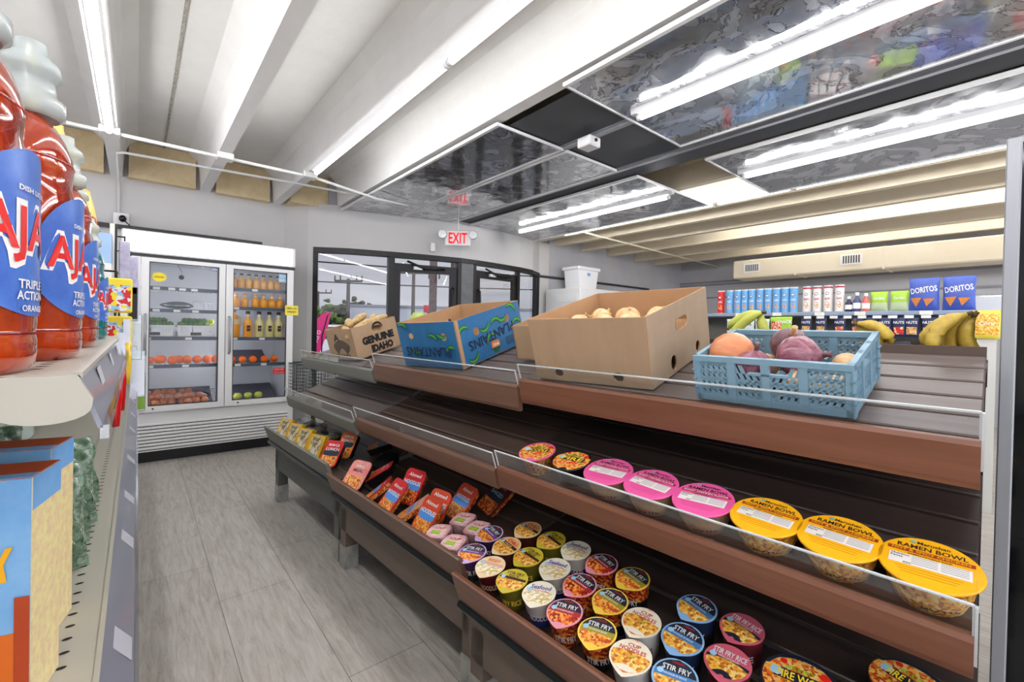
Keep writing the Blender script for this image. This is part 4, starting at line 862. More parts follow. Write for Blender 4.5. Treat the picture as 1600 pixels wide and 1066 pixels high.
t = thing('shopping_cart', 'dark wire shopping cart parked between the fridge and the rack', 'shopping cart', T(1.36, 4.35, 0) @ R('Z', 12)); cg = mat('dark_wire', (.24, .27, .29), .4, .5)
m = MB()
for z in [.52+.035*i for i in range(11)]:
    m.tube([(0, 0, z), (.48, 0, z), (.48, .75, z), (0, .75, z)], .003 if z < .86 else .008, cg, n=5, closed=True)
for i in range(15): x = .48*i/14; m.tube([(x, 0, .52), (x, 0, .87)], .0025, cg, n=4); m.tube([(x, .75, .52), (x, .75, .87)], .0025, cg, n=4)
for i in range(20): y = .75*i/19; m.tube([(0, y, .52), (0, y, .87)], .0025, cg, n=4); m.tube([(.48, y, .52), (.48, y, .87)], .0025, cg, n=4); m.tube([(0, y, .52), (.48, y, .52)], .0025, cg, n=4)
m.build('basket', t)
MB().tube([(.03, .02, .52), (.03, .08, .15), (.03, .7, .13)], .012, cg).tube([(.45, .02, .52), (.45, .08, .15), (.45, .7, .13)], .012, cg).tube([(.03, .08, .15), (.45, .08, .15)], .012, cg).build('frame', t)
for x, y in ((.03, .1), (.45, .1), (.03, .68), (.45, .68)): MB().lathe([(.06, -.015), (.06, .015)], black, T(x, y, .065) @ R('Y', 90), n=14).build('wheel', t)
MB().tube([(-.02, -.06, .96), (.5, -.06, .96)], .014, black).tube([(0, 0, .87), (0, -.06, .96)], .008, cg).tube([(.48, 0, .87), (.48, -.06, .96)], .008, cg).build('push_handle', t)

# ------------------------------------------------------------------ snack rack behind
SX = 4.98
t = thing('snack_shelving', 'long grey shelving of crisps cans and snack bags behind the produce rack', 'shelving', T(SX, .35, 0)); LS = 3.6
sg = mat('blue_grey_shelf', (.56, .61, .69), .45); peg = mat('pegboard', (.50, .48, .44), .7)
MB().box(.42, .45, 0, LS, .1, 1.50, peg).build('back_panel', t)
for z, d_ in ((1.495, .42), (1.16, .44), (.80, .46)): MB().box(0 if z > 1.2 else -.03, .42, 0, LS, z-.035, z, sg, b=.004).build('shelf', t)
MB().box(-.02, .45, 0, LS, 0, .14, sg).build('base', t); MB().box(0, .45, -.02, 0, .1, 1.42, mat('light_end_panel', (.84, .84, .82), .6)).build('end_panel', t)
g = MB()
for y in (.31, .75, 1.06, 1.43, 1.80): g.box(-.008, -.001, y-.04, y+.04, 1.46, 1.494, tagm)
for k in range(11): g.box(-.07, -.066, .06+k*.105, .12+k*.105, 1.43, 1.455, tagm)
g.build('price_tag', t)
def st_(y, dx=0, z=1.497): return T(SX+.07+dx, y, z) @ R('Z', -90)     # local -y faces the aisle (-X)
blt = mat('light_blue_can', (.42, .66, .86), .4); redt = mat('red_can', (.82, .12, .13), .4); wht = mat('white_can', (.90, .88, .87), .4); capw = mat('clear_can_lid', (.85, .88, .92), .2); redc = mat('crimson_can_top', (.70, .12, .18), .4)
chip = food('crisps_picture', [(.85, .60, .30), (.78, .48, .22), (.92, .75, .45)], 120); dk = mat('dark_print', (.12, .12, .2), .5)
def can(body, label, y, grp, top=None):
    t = thing('crisps_can', label, 'crisps can', st_(y), grp); r = .036
    MB().lathe([(r, 0, alum), (r, .004, body), (r, .225, top or body), (r, .245)], body, n=18).build('tube_body', t); MB().lathe([(r+.0015, .240), (r+.0015, .252)], capw, n=18).build('lid', t)
    def w_(x, yy, z, q=r+.001): a = x/q; return (q*math.sin(a), -q*math.cos(a), yy)
    p = MB()
    for (cx, cz, rx, rz, mm) in ((.0, .175, .016, .014, dk), (0, .176, .013, .009, whitep), (0, .075, .020, .024, chip), (.010, .055, .014, .018, chip)):
        p.add([w_(cx+rx*math.cos(2*PI*k/16), cz+rz*math.sin(2*PI*k/16), 0, r+.001+(.0006 if mm is whitep else 0)) for k in range(16)], [list(range(16))], mm)
    p.text('CRISPS', .05, .02, whitep if body is not wht else redc, I4, 0, lambda x, yy, z: w_(x, yy+.125, z, r+.0012)); p.build('printed_label', t); return t
cb = can(blt, 'light blue crisps can, first from the onion box', aY := 2.16, 'light blue crisps cans')
ys = [2.285, 2.198, 2.124, 2.052, 1.969, 1.891, 1.808, 1.731, 1.654]
cb.matrix_basis = st_(ys[0])
for k, y in enumerate(ys[1:]): dup(cb, st_(y), 'light blue crisps can, %s from the onion box' % ORD[k+1])
can(redt, 'red crisps can standing alone beside the light blue ones', 2.385, 'red can')
cw_ = can(wht, 'white crisps can with a crimson top, next to the light blue cans', 1.539, 'white crisps cans', redc)
for k, y in enumerate((1.453, 1.364, 1.273)): dup(cw_, st_(y), 'white crisps can with a crimson top, %s' % ('second from the light blue cans', 'third from the light blue cans', 'next to the sauce bottles')[k])
for y, c, h_, lb in ((1.20, mat('dark_blue_sauce', (.16, .16, .30), .3), .14, 'dark sauce bottle next to the white cans'), (1.14, mat('navy_label_bottle', (.28, .30, .48), .3), .175, 'navy-labelled bottle between the dark and red sauce bottles'), (1.075, mat('red_sauce', (.85, .42, .38), .3), .165, 'pinkish red sauce bottle next to the green bags')):
    t = thing('sauce_bottle', lb, 'bottle', st_(y), 'sauce bottles on the snack rack'); MB().lathe([(.028, 0), (.03, .01), (.03, h_*.55), (.014, h_*.72), (.012, h_*.85)], c, n=14).build('body', t); MB().lathe([(.015, h_*.83), (.015, h_)], whitep, n=12).build('cap', t); MB().lathe([(.0305, h_*.15), (.0305, h_*.45)], tagm, n=14, cap=False).build('label', t)
# pillow bags
def bag(name, w_, h_, th, cols, label, cat, X, grp=None, texts=(), extra=None, wr=.0):
    """cols: function (s,t)->material for the front"""
    t = thing(name, label, cat, X, grp); nx, nz = 14, 16; vs = []; fs = []; ms = []
    rnd = random.Random(hash(label) % 999 if 0 else len(label))
    def dep(s_, q): return th/2*max(0, (1-abs(s_)**2.6))**.6*max(0, (1-abs(q)**3.5))**.7
    def P(s_, q, f): 
        x = s_*w_/2*(1-.05*(1-q*q)); z = h_/2+q*h_/2; y = -dep(s_, q)*f+.004*wr*math.sin(9*s_+5*q)*dep(s_, q)/th*8
        return (x, y, z)
    for f in (1, -1):
        for i in range(nx+1):
            for j_ in range(nz+1): vs.append(P(-1+2*i/nx, -1+2*j_/nz, f))
    N_ = (nx+1)*(nz+1)
    for i in range(nx):
        for j_ in range(nz):
            a = i*(nz+1)+j_; b = a+nz+1; m = cols((i+.5)/nx, (j_+.5)/nz); fs.append((a, b, b+1, a+1)); ms.append(m); fs.append((N_+a+1, N_+b+1, N_+b, N_+a)); ms.append(cols(0, 0))
    MB().add(vs, fs, ms, I4, True).build('pouch', t)
    m = MB()
    for tx in texts:
        s_, x, z, w2, h2, mm = tx[:6]; rot = tx[6] if len(tx) > 6 else 0; X2 = R('Z', rot)
        def wr_(a, b, c, x=x, z=z, X2=X2):
            v = X2 @ Vector((a, b, 0)); px, pz = v.x+x, v.y+z; s2 = max(-1, min(1, px/(w_/2))); q = max(-1, min(1, (pz-h_/2)/(h_/2))); return (px, -dep(s2, q)-.0018-c, pz)
        m.text(s_, w2, h2, mm, I4, 0, wr_)
    if extra: extra(m, lambda px, pz: (px, -dep(max(-1, min(1, px/(w_/2))), max(-1, min(1, (pz-h_/2)/(h_/2))))-.010, pz))
    if m.v: m.build('printed_label', t)
    z = MB()
    for q in (0, 1): z.box(-w_/2, w_/2, -.0015, .0015, q*(h_-.012), q*(h_-.012)+.012, cols(.5, q*.98+.01))
    z.build('crimped_seal', t); return t
navb = mat('royal_blue_foil', (.20, .28, .60), .32, noise=(7, (.30, .40, .75), .3)); tor = mat('tortilla_chip_print', (.85, .55, .25), .5, noise=(60, (.75, .42, .18), .3)); lgr = mat('lime_green_foil', (.62, .78, .22), .35); palev = mat('pale_veg_print', (.72, .78, .62), .5)
def dex(m, f):
    m.add([f(-.08, .105), f(-.01, .110), f(-.045, .03)], [(0, 1, 2)], tor); m.add([f(.0, .10), f(.07, .10), f(.02, .035)], [(0, 1, 2)], tor)
for y, lb in ((.687, 'blue DORITOS corn chip bag next to the green bags'), (.478, 'blue DORITOS corn chip bag at the near end of the snack rack')):
    bag('chip_bag', .195, .275, .07, lambda s_, q: navb, lb, 'chip bag', st_(y, .02), 'blue corn chip bags', [('DORITOS', 0, .175, .165, .048, whitep, 8)], dex)
# the two big bags stand on a wide shelf end
for y, lb in ((.985, 'lime green snack bag next to the red sauce bottle'), (.845, 'lime green snack bag next to the blue chip bag')):
    bag('snack_bag', .125, .175, .05, lambda s_, q: lgr if q > .42 else palev, lb, 'snack bag', st_(y, .02), 'lime green snack bags', [('Garden', 0, .115, .08, .025, whitep)])
# lower shelf, hanging bags
def st2(y, z=1.20, dx=-.045): return T(SX+dx, y, z) @ R('Z', -90)
for y, lb in ((2.192, 'white snack bag nearest the onion box, lower shelf'), (2.046, 'white snack bag, middle of the three on the lower shelf'), (1.90, 'white snack bag next to the green one, lower shelf')):
    bag('snack_bag', .14, .23, .05, lambda s_, q: mat('white_foil', (.80, .85, .83), .3), lb, 'snack bag', st2(y), 'white snack bags', [('CHIPS', 0, .17, .09, .025, dk)])
bag('snack_bag', .20, .25, .06, lambda s_, q: lgr if not (.1 < s_ < .55 and .15 < q < .8) else food('nut_picture', [(.9, .5, .4), (.95, .85, .7), (.7, .2, .2)], 90), 'bright green square snack bag on the lower shelf above the bananas', 'snack bag', st2(1.726), None, [('SNACK', .04, .20, .12, .03, whitep)])
nb = mat('navy_nut_bag', (.11, .14, .30), .35)
nuts = [food('nut_red', [(.80, .15, .15), (.92, .80, .60), (.75, .30, .2)], 70), food('nut_tan', [(.85, .65, .40), (.70, .48, .28), (.92, .80, .6)], 70), food('nut_mix', [(.80, .35, .25), (.90, .70, .5), (.6, .35, .2)], 70)]
hy = [1.34, 1.16, .94, .78, .66, .53, .40, .30, .16, .05+.0]
for k, y in enumerate([1.506, 1.385, 1.238, 1.109, 1.017, .915, .821, .739, .636, .537, .443]):
    nm = nuts[(1, 1, 2, 2, 0, 0, 0, 1, 2, 0, 2)[k]]
    bag('nut_bag', .095, .165, .035, lambda s_, q, nm=nm: nm if (.15 < s_ < .85 and .12 < q < .5) else nb, 'navy blue nut bag hanging under the shelf tags, %s from the green square bag' % ORD[k], 'nut bag', st2(y, 1.275), 'navy nut bags', [('NUTS', 0, .12, .07, .022, whitep)])
for k, y in enumerate((1.10, .898, .80)):
    bag('nut_bag', .12, .17, .04, lambda s_, q: dk if q > .5 else nuts[1], 'dark snack bag in the lower hanging row, %s from the banana bunch' % ORD[k], 'snack bag', st2(y, 1.07), 'lower dark bags', [('MIX', 0, .12, .06, .02, whitep)])
bag('snack_bag', .22, .14, .05, lambda s_, q: mat('orange_foil', (.88, .48, .18), .4, noise=(20, (.95, .75, .5), .3)), 'orange snack bag low on the snack rack behind the large bananas', 'snack bag', st2(.69, 1.06, -.06))
t = bag('corn_bag', .155, .205, .05, lambda s_, q: food('corn_picture', [(.93, .75, .25), (.88, .55, .20), (.95, .85, .50)], 110) if (.08 < s_ < .92 and .12 < q < .88) else yelp, 'clear bag of yellow corn snacks hanging at the near end of the snack rack', 'snack bag', T(SX-.22, .30, 1.275) @ R('Z', -90), None, [('Corn', 0, .11, .08, .03, whitep)])
MB().box(-.05, .05, .02, .05, -1.275, 0, mat('light_end_panel', (.84, .84, .82), .6)).build('stand', t)
tag(MB().box(0, .10, 0, .16, 0, .07, mat('dull_red_box', (.70, .33, .30), .5)).build('small_carton', X=T(6.2, .50, 1.62)) if 0 else MB().box(-.05, .05, -.07, .07, 0, .07, mat('dull_red_box', (.70, .33, .30), .5)).text('TEA', .08, .03, whitep, T(-.051, 0, .035) @ R('Z', -90) @ R('X', 90)).build('small_carton', X=T(SX+.25, .22-.05, 1.497)), 'small dull red carton at the near end of the snack rack', 'carton')

# ------------------------------------------------------------------ ramen bowls on the middle tier
nav = mat('dark_navy_print', (.13, .16, .22), .35); redp = mat('red_print', (.72, .16, .16), .4); brn = mat('brick_red_band', (.62, .22, .12), .4); goldp = mat('golden_yellow_lid', (.97, .70, .10), .35); pinkl = mat('bright_pink_lid', (.90, .36, .62), .35); facts = mat('white_facts_panel', (.92, .90, .88), .5); ink2 = mat('brown_black_ink', (.20, .12, .08), .6); gry = mat('grey_fine_print', (.60, .60, .62), .6)
stock = mat('bowl_print', (.62, .42, .30), .4, noise=(30, (.80, .60, .30), .4)); white2 = mat('white_cup', (.90, .89, .88), .4)
fo = food('noodle_picture_orange', [(.85, .42, .12), (.95, .65, .25), (.70, .28, .10), (.90, .75, .45)], 160); fy = food('noodle_picture_yellow', [(.93, .72, .28), (.88, .58, .20), (.96, .84, .50), (.70, .40, .15)], 170); fp_ = food('noodle_picture_pale', [(.93, .88, .74), (.86, .78, .60), (.80, .70, .40), (.95, .93, .88)], 170); fr_ = food('noodle_picture_red', [(.72, .20, .10), (.90, .45, .15), (.55, .12, .08), (.95, .65, .3)], 150)
LR = R('Z', -90)        # lid text runs toward the camera end, its top away from the aisle
def bowl_wrap(m, txt, r, z, h_, w_, mt, ang=180):
    q = r+.0012; a0 = math.radians(ang)
    m.text(txt, w_, h_, mt, I4, 0, lambda x, y, c: (q*math.cos(a0+x/q), q*math.sin(a0+x/q), z+y))
def ramen(u, v, lidm, label, i):
    t = thing('ramen_bowl', label, 'noodle bowl', FX(u, v, .772+.28*(v-1.08), .28, random.Random(i).uniform(-6, 6)), 'ramen bowls on the middle tier')
    MB().lathe([(.047, 0), (.050, .003), (.060, .030), (.066, .064), (.069, .066)], fy if lidm is goldp else mat('pink_bowl_print', (.55, .40, .42), .4, noise=(30, (.75, .62, .35), .4)), n=28).build('bowl', t)
    p = MB(); bowl_wrap(p, 'RAMEN', .0585, .038, .012, .05, nav, 200); bowl_wrap(p, 'BOWL', .055, .022, .014, .055, nav, 200); p.build('side_print', t)
    MB().lathe([(.070, .064), (.0735, .066), (.0735, .069), (.072, .0705)], lidm, n=40).build('lid', t)
    X = LR; z = .0712; m = MB()
    m.text('Maruchan', .046, .009, ink2, X @ T(.004, .054, z)); m.disc(.0045, z, mat('teal_dot', (.45, .70, .68), .5), X, 14, -.025, .055)
    m.text('RAMEN BOWL', .098, .0125, ink2, X @ T(.002, .039, z)); m.box(-.060, .060, .0195, .0295, z-.0002, z, brn if lidm is goldp else mat('magenta_band', (.72, .16, .26), .4), X)
    m.text('HOT & SPICY CHICKEN' if lidm is goldp else 'ROAST CHICKEN FLAVOR', .108, .0066, goldp if lidm is goldp else whitep, X @ T(0, .0245, z+.0003)); m.text('RAMEN NOODLE SOUP', .06, .004, ink2, X @ T(0, .0145, z))
    m.box(-.056, .056, -.020, .010, z-.0002, z, facts, X); m.text('Nutrition', .026, .005, ink2, X @ T(-.040, .006, z+.0003)); m.text('Facts', .017, .005, ink2, X @ T(-.045, -.001, z+.0003)); m.text('450', .012, .005, ink2, X @ T(-.030, -.016, z+.0003))
    for k in range(5): m.box(-.024, .012, .006-k*.005, .0075-k*.005, z+.0001, z+.0003, gry, X); m.box(.016, .052, .006-k*.005, .0075-k*.005, z+.0001, z+.0003, gry, X)
    for k in range(3): m.box(-.045+.004*k, .045-.004*k, -.028-k*.007, -.0272-k*.007, z-.0001, z+.0001, mat('deep_gold_print', (.80, .50, .05), .5) if lidm is goldp else mat('deep_pink_print', (.75, .20, .45), .5), X)
    m.build('lid_print', t); return t
BL = [(.77, 1.139, pinkl, 'pink-lidded ramen bowl next to the black and orange noodle bowl'), (.63, 1.138, pinkl, 'pink-lidded ramen bowl, middle of the three pink ones'), (.487, 1.138, pinkl, 'pink-lidded ramen bowl next to the yellow-lidded ones'),
      (.345, 1.142, goldp, 'yellow-lidded ramen bowl next to the pink ones'), (.208, 1.143, goldp, 'yellow-lidded ramen bowl, middle of the three yellow ones'), (.071, 1.141, goldp, 'yellow-lidded ramen bowl at the near end of the middle tier')]
for i, b in enumerate(BL): ramen(b[0], b[1], b[2], b[3], i)
swirl = mat('pale_blue_swirl', (.62, .80, .92), .4); chil = mat('chili_red', (.88, .14, .10), .4); grn = mat('leaf_green_letters', (.40, .75, .15), .4); yelw = mat('yellow_letters', (.98, .85, .15), .4)
def firewok(X, label, base, cup, words, r=.068, grp='hot noodle bowls'):
    t = thing('noodle_bowl', label, 'noodle bowl', X, grp); h = .07
    MB().lathe([(r*.68, 0), (r*.72, .003), (r*.92, h-.006), (r*.98, h-.004)], cup, n=28).build('bowl', t)
    MB().lathe([(r*.97, h-.006), (r*1.03, h-.004), (r*1.03, h-.001), (r*1.01, h)], base, n=36).build('lid', t)
    m = MB(); z = h+.0006; m.seg(r*.98, -r*.95, r*.35, z, fo, LR, bow=r*.2); m.seg(r*.9, r*.25, r*.7, z-.0002, fo, LR @ T(.0, 0, 0), bow=.01)
    m.disc(r*.17, z+.0005, swirl, LR, 18, -r*.62, r*.18); m.text('HOT & SPICY' if len(words) > 1 else 'HOT', r*.75, r*.16, grn, LR @ T(.0, r*.42, z+.0006) @ R('Z', -3)); m.box(-r*.68, r*.66, -r*.08, r*.30, z+.0002, z+.0004, nav, LR @ R('Z', -4))
    m.text(words[0], r*1.2, r*.30, yelw, LR @ T(0, r*.10, z+.0008) @ R('Z', -4)); m.disc(r*.14, z+.0005, chil, LR, 12, r*.62, r*.45); m.disc(r*.10, z+.0005, chil, LR, 12, -r*.45, r*.62)
    for k in range(6): m.tube([(r*.6*math.cos(k), r*.1+r*.3*math.sin(k*2.1)-r*.5, z+.0004), (r*.3*math.cos(k+1.0), -r*.5+r*.2*math.sin(k), z+.0004)], .0022, (fy, chil)[k % 2], LR, n=4)
    m.build('lid_print', t); return t
blk = mat('black_cup', (.08, .08, .09), .35)
firewok(FX(1.056, 1.134, .772+.28*.054, .28, 20), 'hot and spicy noodle bowl with a pink and orange lid, first on the middle tier', pinkl, fo, ('NOODLE', 'x'), .062)
firewok(FX(.909, 1.140, .772+.28*.06, .28, 10), 'black and orange hot noodle bowl next to the first pink ramen lid', blk, blk, ('FIRE', 'x'), .062)

# ------------------------------------------------------------------ cups on the bottom tier
def cupX(u, v, spin=0): return FX(u, v, .41+.2*(v-.93)+.001, .2, spin)
def drop_lid(m, r, z, mt, X=I4):
    """round lid with a pull tab towards the aisle"""
    pts = [];
    for k in range(36):
        a = 2*PI*k/36; q = r; d = abs(((math.degrees(a)-270+180) % 360)-180)
        if d < 34: q = r*(1+.20*(1-d/34)**1.3)
        pts.append((q*math.cos(a), q*math.sin(a)))
    n = len(pts); vs = [(x, y, z-.0015) for x, y in pts]+[(x, y, z) for x, y in pts]
    m.add(vs, [list(range(n, 2*n))]+[[k, (k+1) % n, n+(k+1) % n, n+k] for k in range(n)], mt, X); return m
def cup(X, kind, label, grp):
    t = thing('noodle_cup', label, 'noodle cup', X, grp); k_ = KIND[kind]; h = .083; r = .050
    MB().lathe([(r*.70, 0, k_['low']), (r*.74, .002), (r*.84, h*.45, k_['side']), (r*.94, h-.006), (r*.98, h-.003)], k_['side'], n=28).build('cup', t)
    if k_.get('word'):
        p = MB(); bowl_wrap(p, k_['word'], r*.83, h*.42, .017, .062, k_.get('wm', whitep), 200); p.build('side_print', t)
    m = MB(); drop_lid(m, r, h, k_['rim'], LR); m.build('lid', t)
    p = MB(); z = h+.0005
    for (y0, y1, mm, bow) in k_['bands']: 
        p.seg(r*.91, y0*r, y1*r, z, mm, LR, bow*r); z += .00025
    for (s_, y, w_, h_, mm, rot) in k_['text']: p.text(s_, w_*r, h_*r, mm, LR @ R('Z', rot) @ T(0, y*r, z+.0004))
    if k_.get('dot', True): p.disc(r*.15, z+.0003, swirl, LR, 16, -r*.66, r*.12)
    p.build('lid_print', t); return t
def sf(rim, band, low, side, food_=fo, top=nav): return dict(rim=rim, low=low, side=side, word='STIR FRY', wm=whitep, bands=[(-.85, .30, food_, .1), (.20, .95, top, 0), (-.12, .18, band, .02)], text=[('STIR FRY', .40, 1.25, .30, whitep, 0), ('NISSIN', .74, .5, .13, redp, 0), ('NOODLES IN SAUCE', .06, 1.0, .10, whitep, 0)])
lil = mat('pale_lilac_rim', (.80, .68, .86), .4); purp = mat('purple_band', (.45, .25, .55), .4); pnk = mat('pink_rim', (.90, .58, .66), .4); redb = mat('red_band', (.66, .16, .22), .4); yrim = mat('yellow_rim', (.95, .80, .30), .4); olv = mat('olive_band', (.62, .58, .18), .4); brim = mat('light_blue_rim', (.55, .72, .90), .4); bbnd = mat('blue_band', (.25, .48, .72), .4); crim = mat('cream_lid', (.93, .90, .82), .4); orr = mat('orange_rim', (.88, .45, .22), .4); rosy = mat('rose_lid', (.80, .36, .45), .4); seab = mat('blue_letters', (.20, .25, .62), .4); mustd = mat('mustard_lid', (.80, .72, .22), .4); olvd = mat('olive_cup', (.45, .42, .12), .4); brc = mat('brown_cup', (.35, .16, .12), .4); mar = mat('maroon_cup', (.38, .10, .14), .4); tanl = mat('tan_lid', (.93, .82, .66), .4)
KIND = dict(
 purple=sf(lil, purp, blk, mat('purple_cup', (.28, .16, .34), .4)), red=sf(pnk, redb, fr_, fr_, fr_), yellow=sf(yrim, olv, blk, fr_, fo), blue=sf(brim, bbnd, blk, mat('navy_cup', (.12, .20, .34), .4), fy),
 noodles=dict(rim=crim, low=white2, side=white2, word='NOODLES', wm=redp, bands=[(-.98, .98, orr, 0), (-.88, .90, crim, 0), (-.72, .10, fy, .18)], text=[('CUP', .60, .62, .22, redp, 0), ('NOODLES', .34, 1.3, .24, redp, 0), ('CHICKEN', -.02, .42, .12, mat('green_flag', (.55, .72, .25), .4), 8)], dot=False),
 seafood=dict(rim=crim, low=seab, side=mat('pale_cup', (.82, .80, .78), .4), word='NOODLES', wm=crim, bands=[(-.85, .15, fp_, .15)], text=[('Seafood', .45, 1.25, .34, seab, 6), ('CUP NOODLES', .16, .9, .10, redp, 4)]),
 orangesh=dict(rim=tanl, low=brc, side=brc, word=None, bands=[(-.85, .85, mat('peach_lid', (.93, .65, .42), .4), 0), (-.85, .0, fy, .15), (.05, .28, ink2, 0)], text=[('CHILI', .50, 1.0, .26, redp, 0), ('CRAB', .14, .8, .12, tanl, 0)]),
 tan=dict(rim=tanl, low=brc, side=mar, word='NOODLES', wm=tanl, bands=[(-.85, .1, fp_, .1), (.05, .32, mat('rosy_tan_band', (.85, .68, .60), .4), 0)], text=[('BEEF', .52, .9, .26, orr, 0)]),
 rice=dict(rim=mustd, low=olvd, side=olvd, word='FRY RICE', wm=yrim, bands=[(-.85, .1, fy, .15), (.02, .22, ink2, 0)], text=[('STIR FRY', .55, 1.2, .24, ink2, 0), ('RICE', .32, .7, .18, ink2, 0)]),
 rose=dict(rim=rosy, low=mar, side=mar, word='RICE', wm=whitep, bands=[(-.9, .05, nav, .1), (-.8, -.15, fy, .25)], text=[('STIR FRY RICE', .42, 1.45, .32, whitep, 0), ('WITH NOODLES', .15, .9, .10, whitep, 0)]))
CUPS = [('purple', 1.237, 1.081, -12), ('purple', 1.203, .974, 22), ('orangesh', 1.139, 1.180, -5), ('orangesh', 1.132, 1.070, -10), ('tan', 1.098, .967, 15),
 ('rice', 1.028, 1.183, -12), ('rice', 1.030, 1.073, -5), ('rice', .993, .965, 18), ('seafood', .926, 1.190, 2), ('seafood', .922, 1.082, 8), ('seafood', .888, .975, 18),
 ('red', .818, 1.184, -15), ('red', .815, 1.072, -8), ('red', .783, .966, 18), ('yellow', .709, 1.185, -15), ('yellow', .710, 1.073, -6), ('yellow', .675, .967, 15),
 ('noodles', .606, 1.062, 2), ('noodles', .572, .958, 12), ('blue', .518, 1.188, -15), ('blue', .503, 1.078, -2), ('blue', .468, .972, 14), ('rose', .407, 1.192, -10), ('rose', .397, 1.080, 4), ('rose', .365, .970, 14)]
DESC = dict(purple='purple-banded stir fry noodle cup', orangesh='peach and orange lidded noodle cup', tan='tan-lidded noodle cup', rice='mustard yellow stir fry rice cup', seafood='cream seafood noodle cup with blue lettering', red='pink-rimmed stir fry cup with a red band', yellow='yellow-rimmed stir fry cup with a dark top', noodles='white CUP NOODLES cup with red lettering', blue='light-blue-rimmed stir fry cup', rose='rose-lidded stir fry rice cup')
SEEN = {}
for kd, u, v, sp in CUPS:
    row = 'front' if v < 1.0 else ('middle' if v < 1.13 else 'back'); lb = '%s, %s row of the bottom tier' % (DESC[kd], row); g_ = DESC[kd].replace('cup', 'cups')
    if kd not in SEEN: SEEN[kd] = cup(cupX(u, v, sp), kd, lb, g_)
    else: dup(SEEN[kd], cupX(u, v, sp), lb)
firewok(cupX(.268, 1.135, 12), 'hot and spicy fire noodle bowl with a dark lid beside the rose-lidded cups', nav, blk, ('FIRE WOK', 'x'), .072, 'fire noodle bowls')
firewok(cupX(.105, 1.262, -14), 'hot and spicy fire noodle bowl half hidden at the near end of the bottom tier', nav, blk, ('FIRE WOK', 'x'), .066, 'fire noodle bowls')
# shrink-wrapped soup cups with green flags
gfl = mat('green_flag', (.55, .72, .25), .4)
def wrapcup(u, v, sp, lb):
    t = thing('soup_pack', lb, 'soup pack', cupX(u, v, sp), 'shrink-wrapped soup packs'); r = .046
    MB().lathe([(r*.85, 0), (r*.9, .004), (r, .068), (r*.98, .074)], mat('pink_white_pack', (.86, .74, .74), .35, noise=(30, (.72, .40, .42), .3)), n=20, sq=5).build('pack', t)
    m = MB(); m.disc(r*.98, .0755, mat('pale_pink_lid', (.93, .80, .82), .35, noise=(60, (.80, .45, .50), .25)), LR, 28, sy=.98); m.disc(r*.70, .076, mat('rosy_picture', (.85, .62, .62), .4, noise=(90, (.95, .90, .85), .4)), LR, 24); m.box(-.026, .014, -.022, -.002, .0763, .0768, gfl, LR @ R('Z', -6)); m.text('SOUP', .045, .014, redp, LR @ T(0, .016, .0772)); m.text('CHICKEN', .03, .006, yelw, LR @ T(-.006, -.012, .0774)); m.build('lid', t)
    MB().lathe([(r*1.02, .0), (r*1.03, .075), (r*.9, .0785)], film, n=16, sq=6, cap=False).build('wrap', t)
for (u, v, sp, lb) in ((1.425, .985, 30, 'pink and white shrink-wrapped soup pack, front row next to the orange pouches'), (1.412, 1.090, 20, 'pink and white shrink-wrapped soup pack, back row next to the orange pouches'), (1.320, .978, 25, 'pink and white shrink-wrapped soup pack, front row next to the purple cups'), (1.318, 1.085, 18, 'pink and white shrink-wrapped soup pack, back row next to the purple cups')): wrapcup(u, v, sp, lb)

# trays and pouches on the far half of the bottom tier
def packX(u, v, z, spin, tilt=0, roll=0): return FX(u, v, z, .2, spin) @ R('X', tilt) @ R('Y', roll)
blb = mat('sky_blue_patch', (.30, .55, .85), .4); redtr = mat('bright_red_tray', (.80, .10, .14), .35); blt2 = mat('black_tray', (.06, .06, .07), .3); sal = mat('salmon_film', (.86, .42, .42), .35, noise=(25, (.93, .62, .58), .3))
def tray(X, label, top, body, pic, words, grp, w_=.115, l_=.155, h_=.035, wc=whitep, patch=None):
    """rounded tray; local z up out of the lid, y up along the lettering"""
    t = thing('food_tray', label, 'food tray', X, grp)
    def rr(w2, l2, c): 
        P = []
        for cx, cy, a0 in ((w2-c, l2-c, 0), (-w2+c, l2-c, 90), (-w2+c, -l2+c, 180), (w2-c, -l2+c, 270)):
            for k in range(5): a = math.radians(a0+90*k/4); P.append((cx+c*math.cos(a), cy+c*math.sin(a)))
        return P
    A_, B_ = rr(w_/2*.86, l_/2*.88, .018), rr(w_/2*.97, l_/2*.97, .022); n = len(A_); Cc = rr(w_/2, l_/2, .022)
    m = MB(); vs = [(x, y, 0) for x, y in A_]+[(x, y, h_) for x, y in B_]; m.add(vs, [list(range(n-1, -1, -1))]+[[k, (k+1) % n, n+(k+1) % n, n+k] for k in range(n)], body); m.build('tray_body', t)
    m = MB(); vs = [(x, y, h_) for x, y in Cc]+[(x, y, h_+.004) for x, y in Cc]; m.add(vs, [list(range(n-1, -1, -1)), list(range(n, 2*n))]+[[k, (k+1) % n, n+(k+1) % n, n+k] for k in range(n)], top)
    z = h_+.0045; pp = rr(w_/2*.86, l_/2*.40, .015); m.poly([(x, y-l_*.26) for x, y in pp], z, pic); 
    if patch: m.poly([(x, y*.65+l_*.02) for x, y in rr(w_/2*.88, l_/2*.36, .02)], z+.0004, patch)
    for i, (s_, y, w2, h2, mm) in enumerate(words): m.text(s_, w2, h2, mm, T(0, y, z+.0008))
    m.build('lid', t); return t
bw = [('BBQ', .048, .07, .016, whitep), ('LUNCH', .024, .085, .018, whitep)]
kw = [('KIT', .055, .04, .015, whitep), ('BITES', .034, .08, .018, whitep)]
hot = [('Ahmed', .052, .07, .016, whitep), ('NOODLES', .018, .095, .018, whitep)]
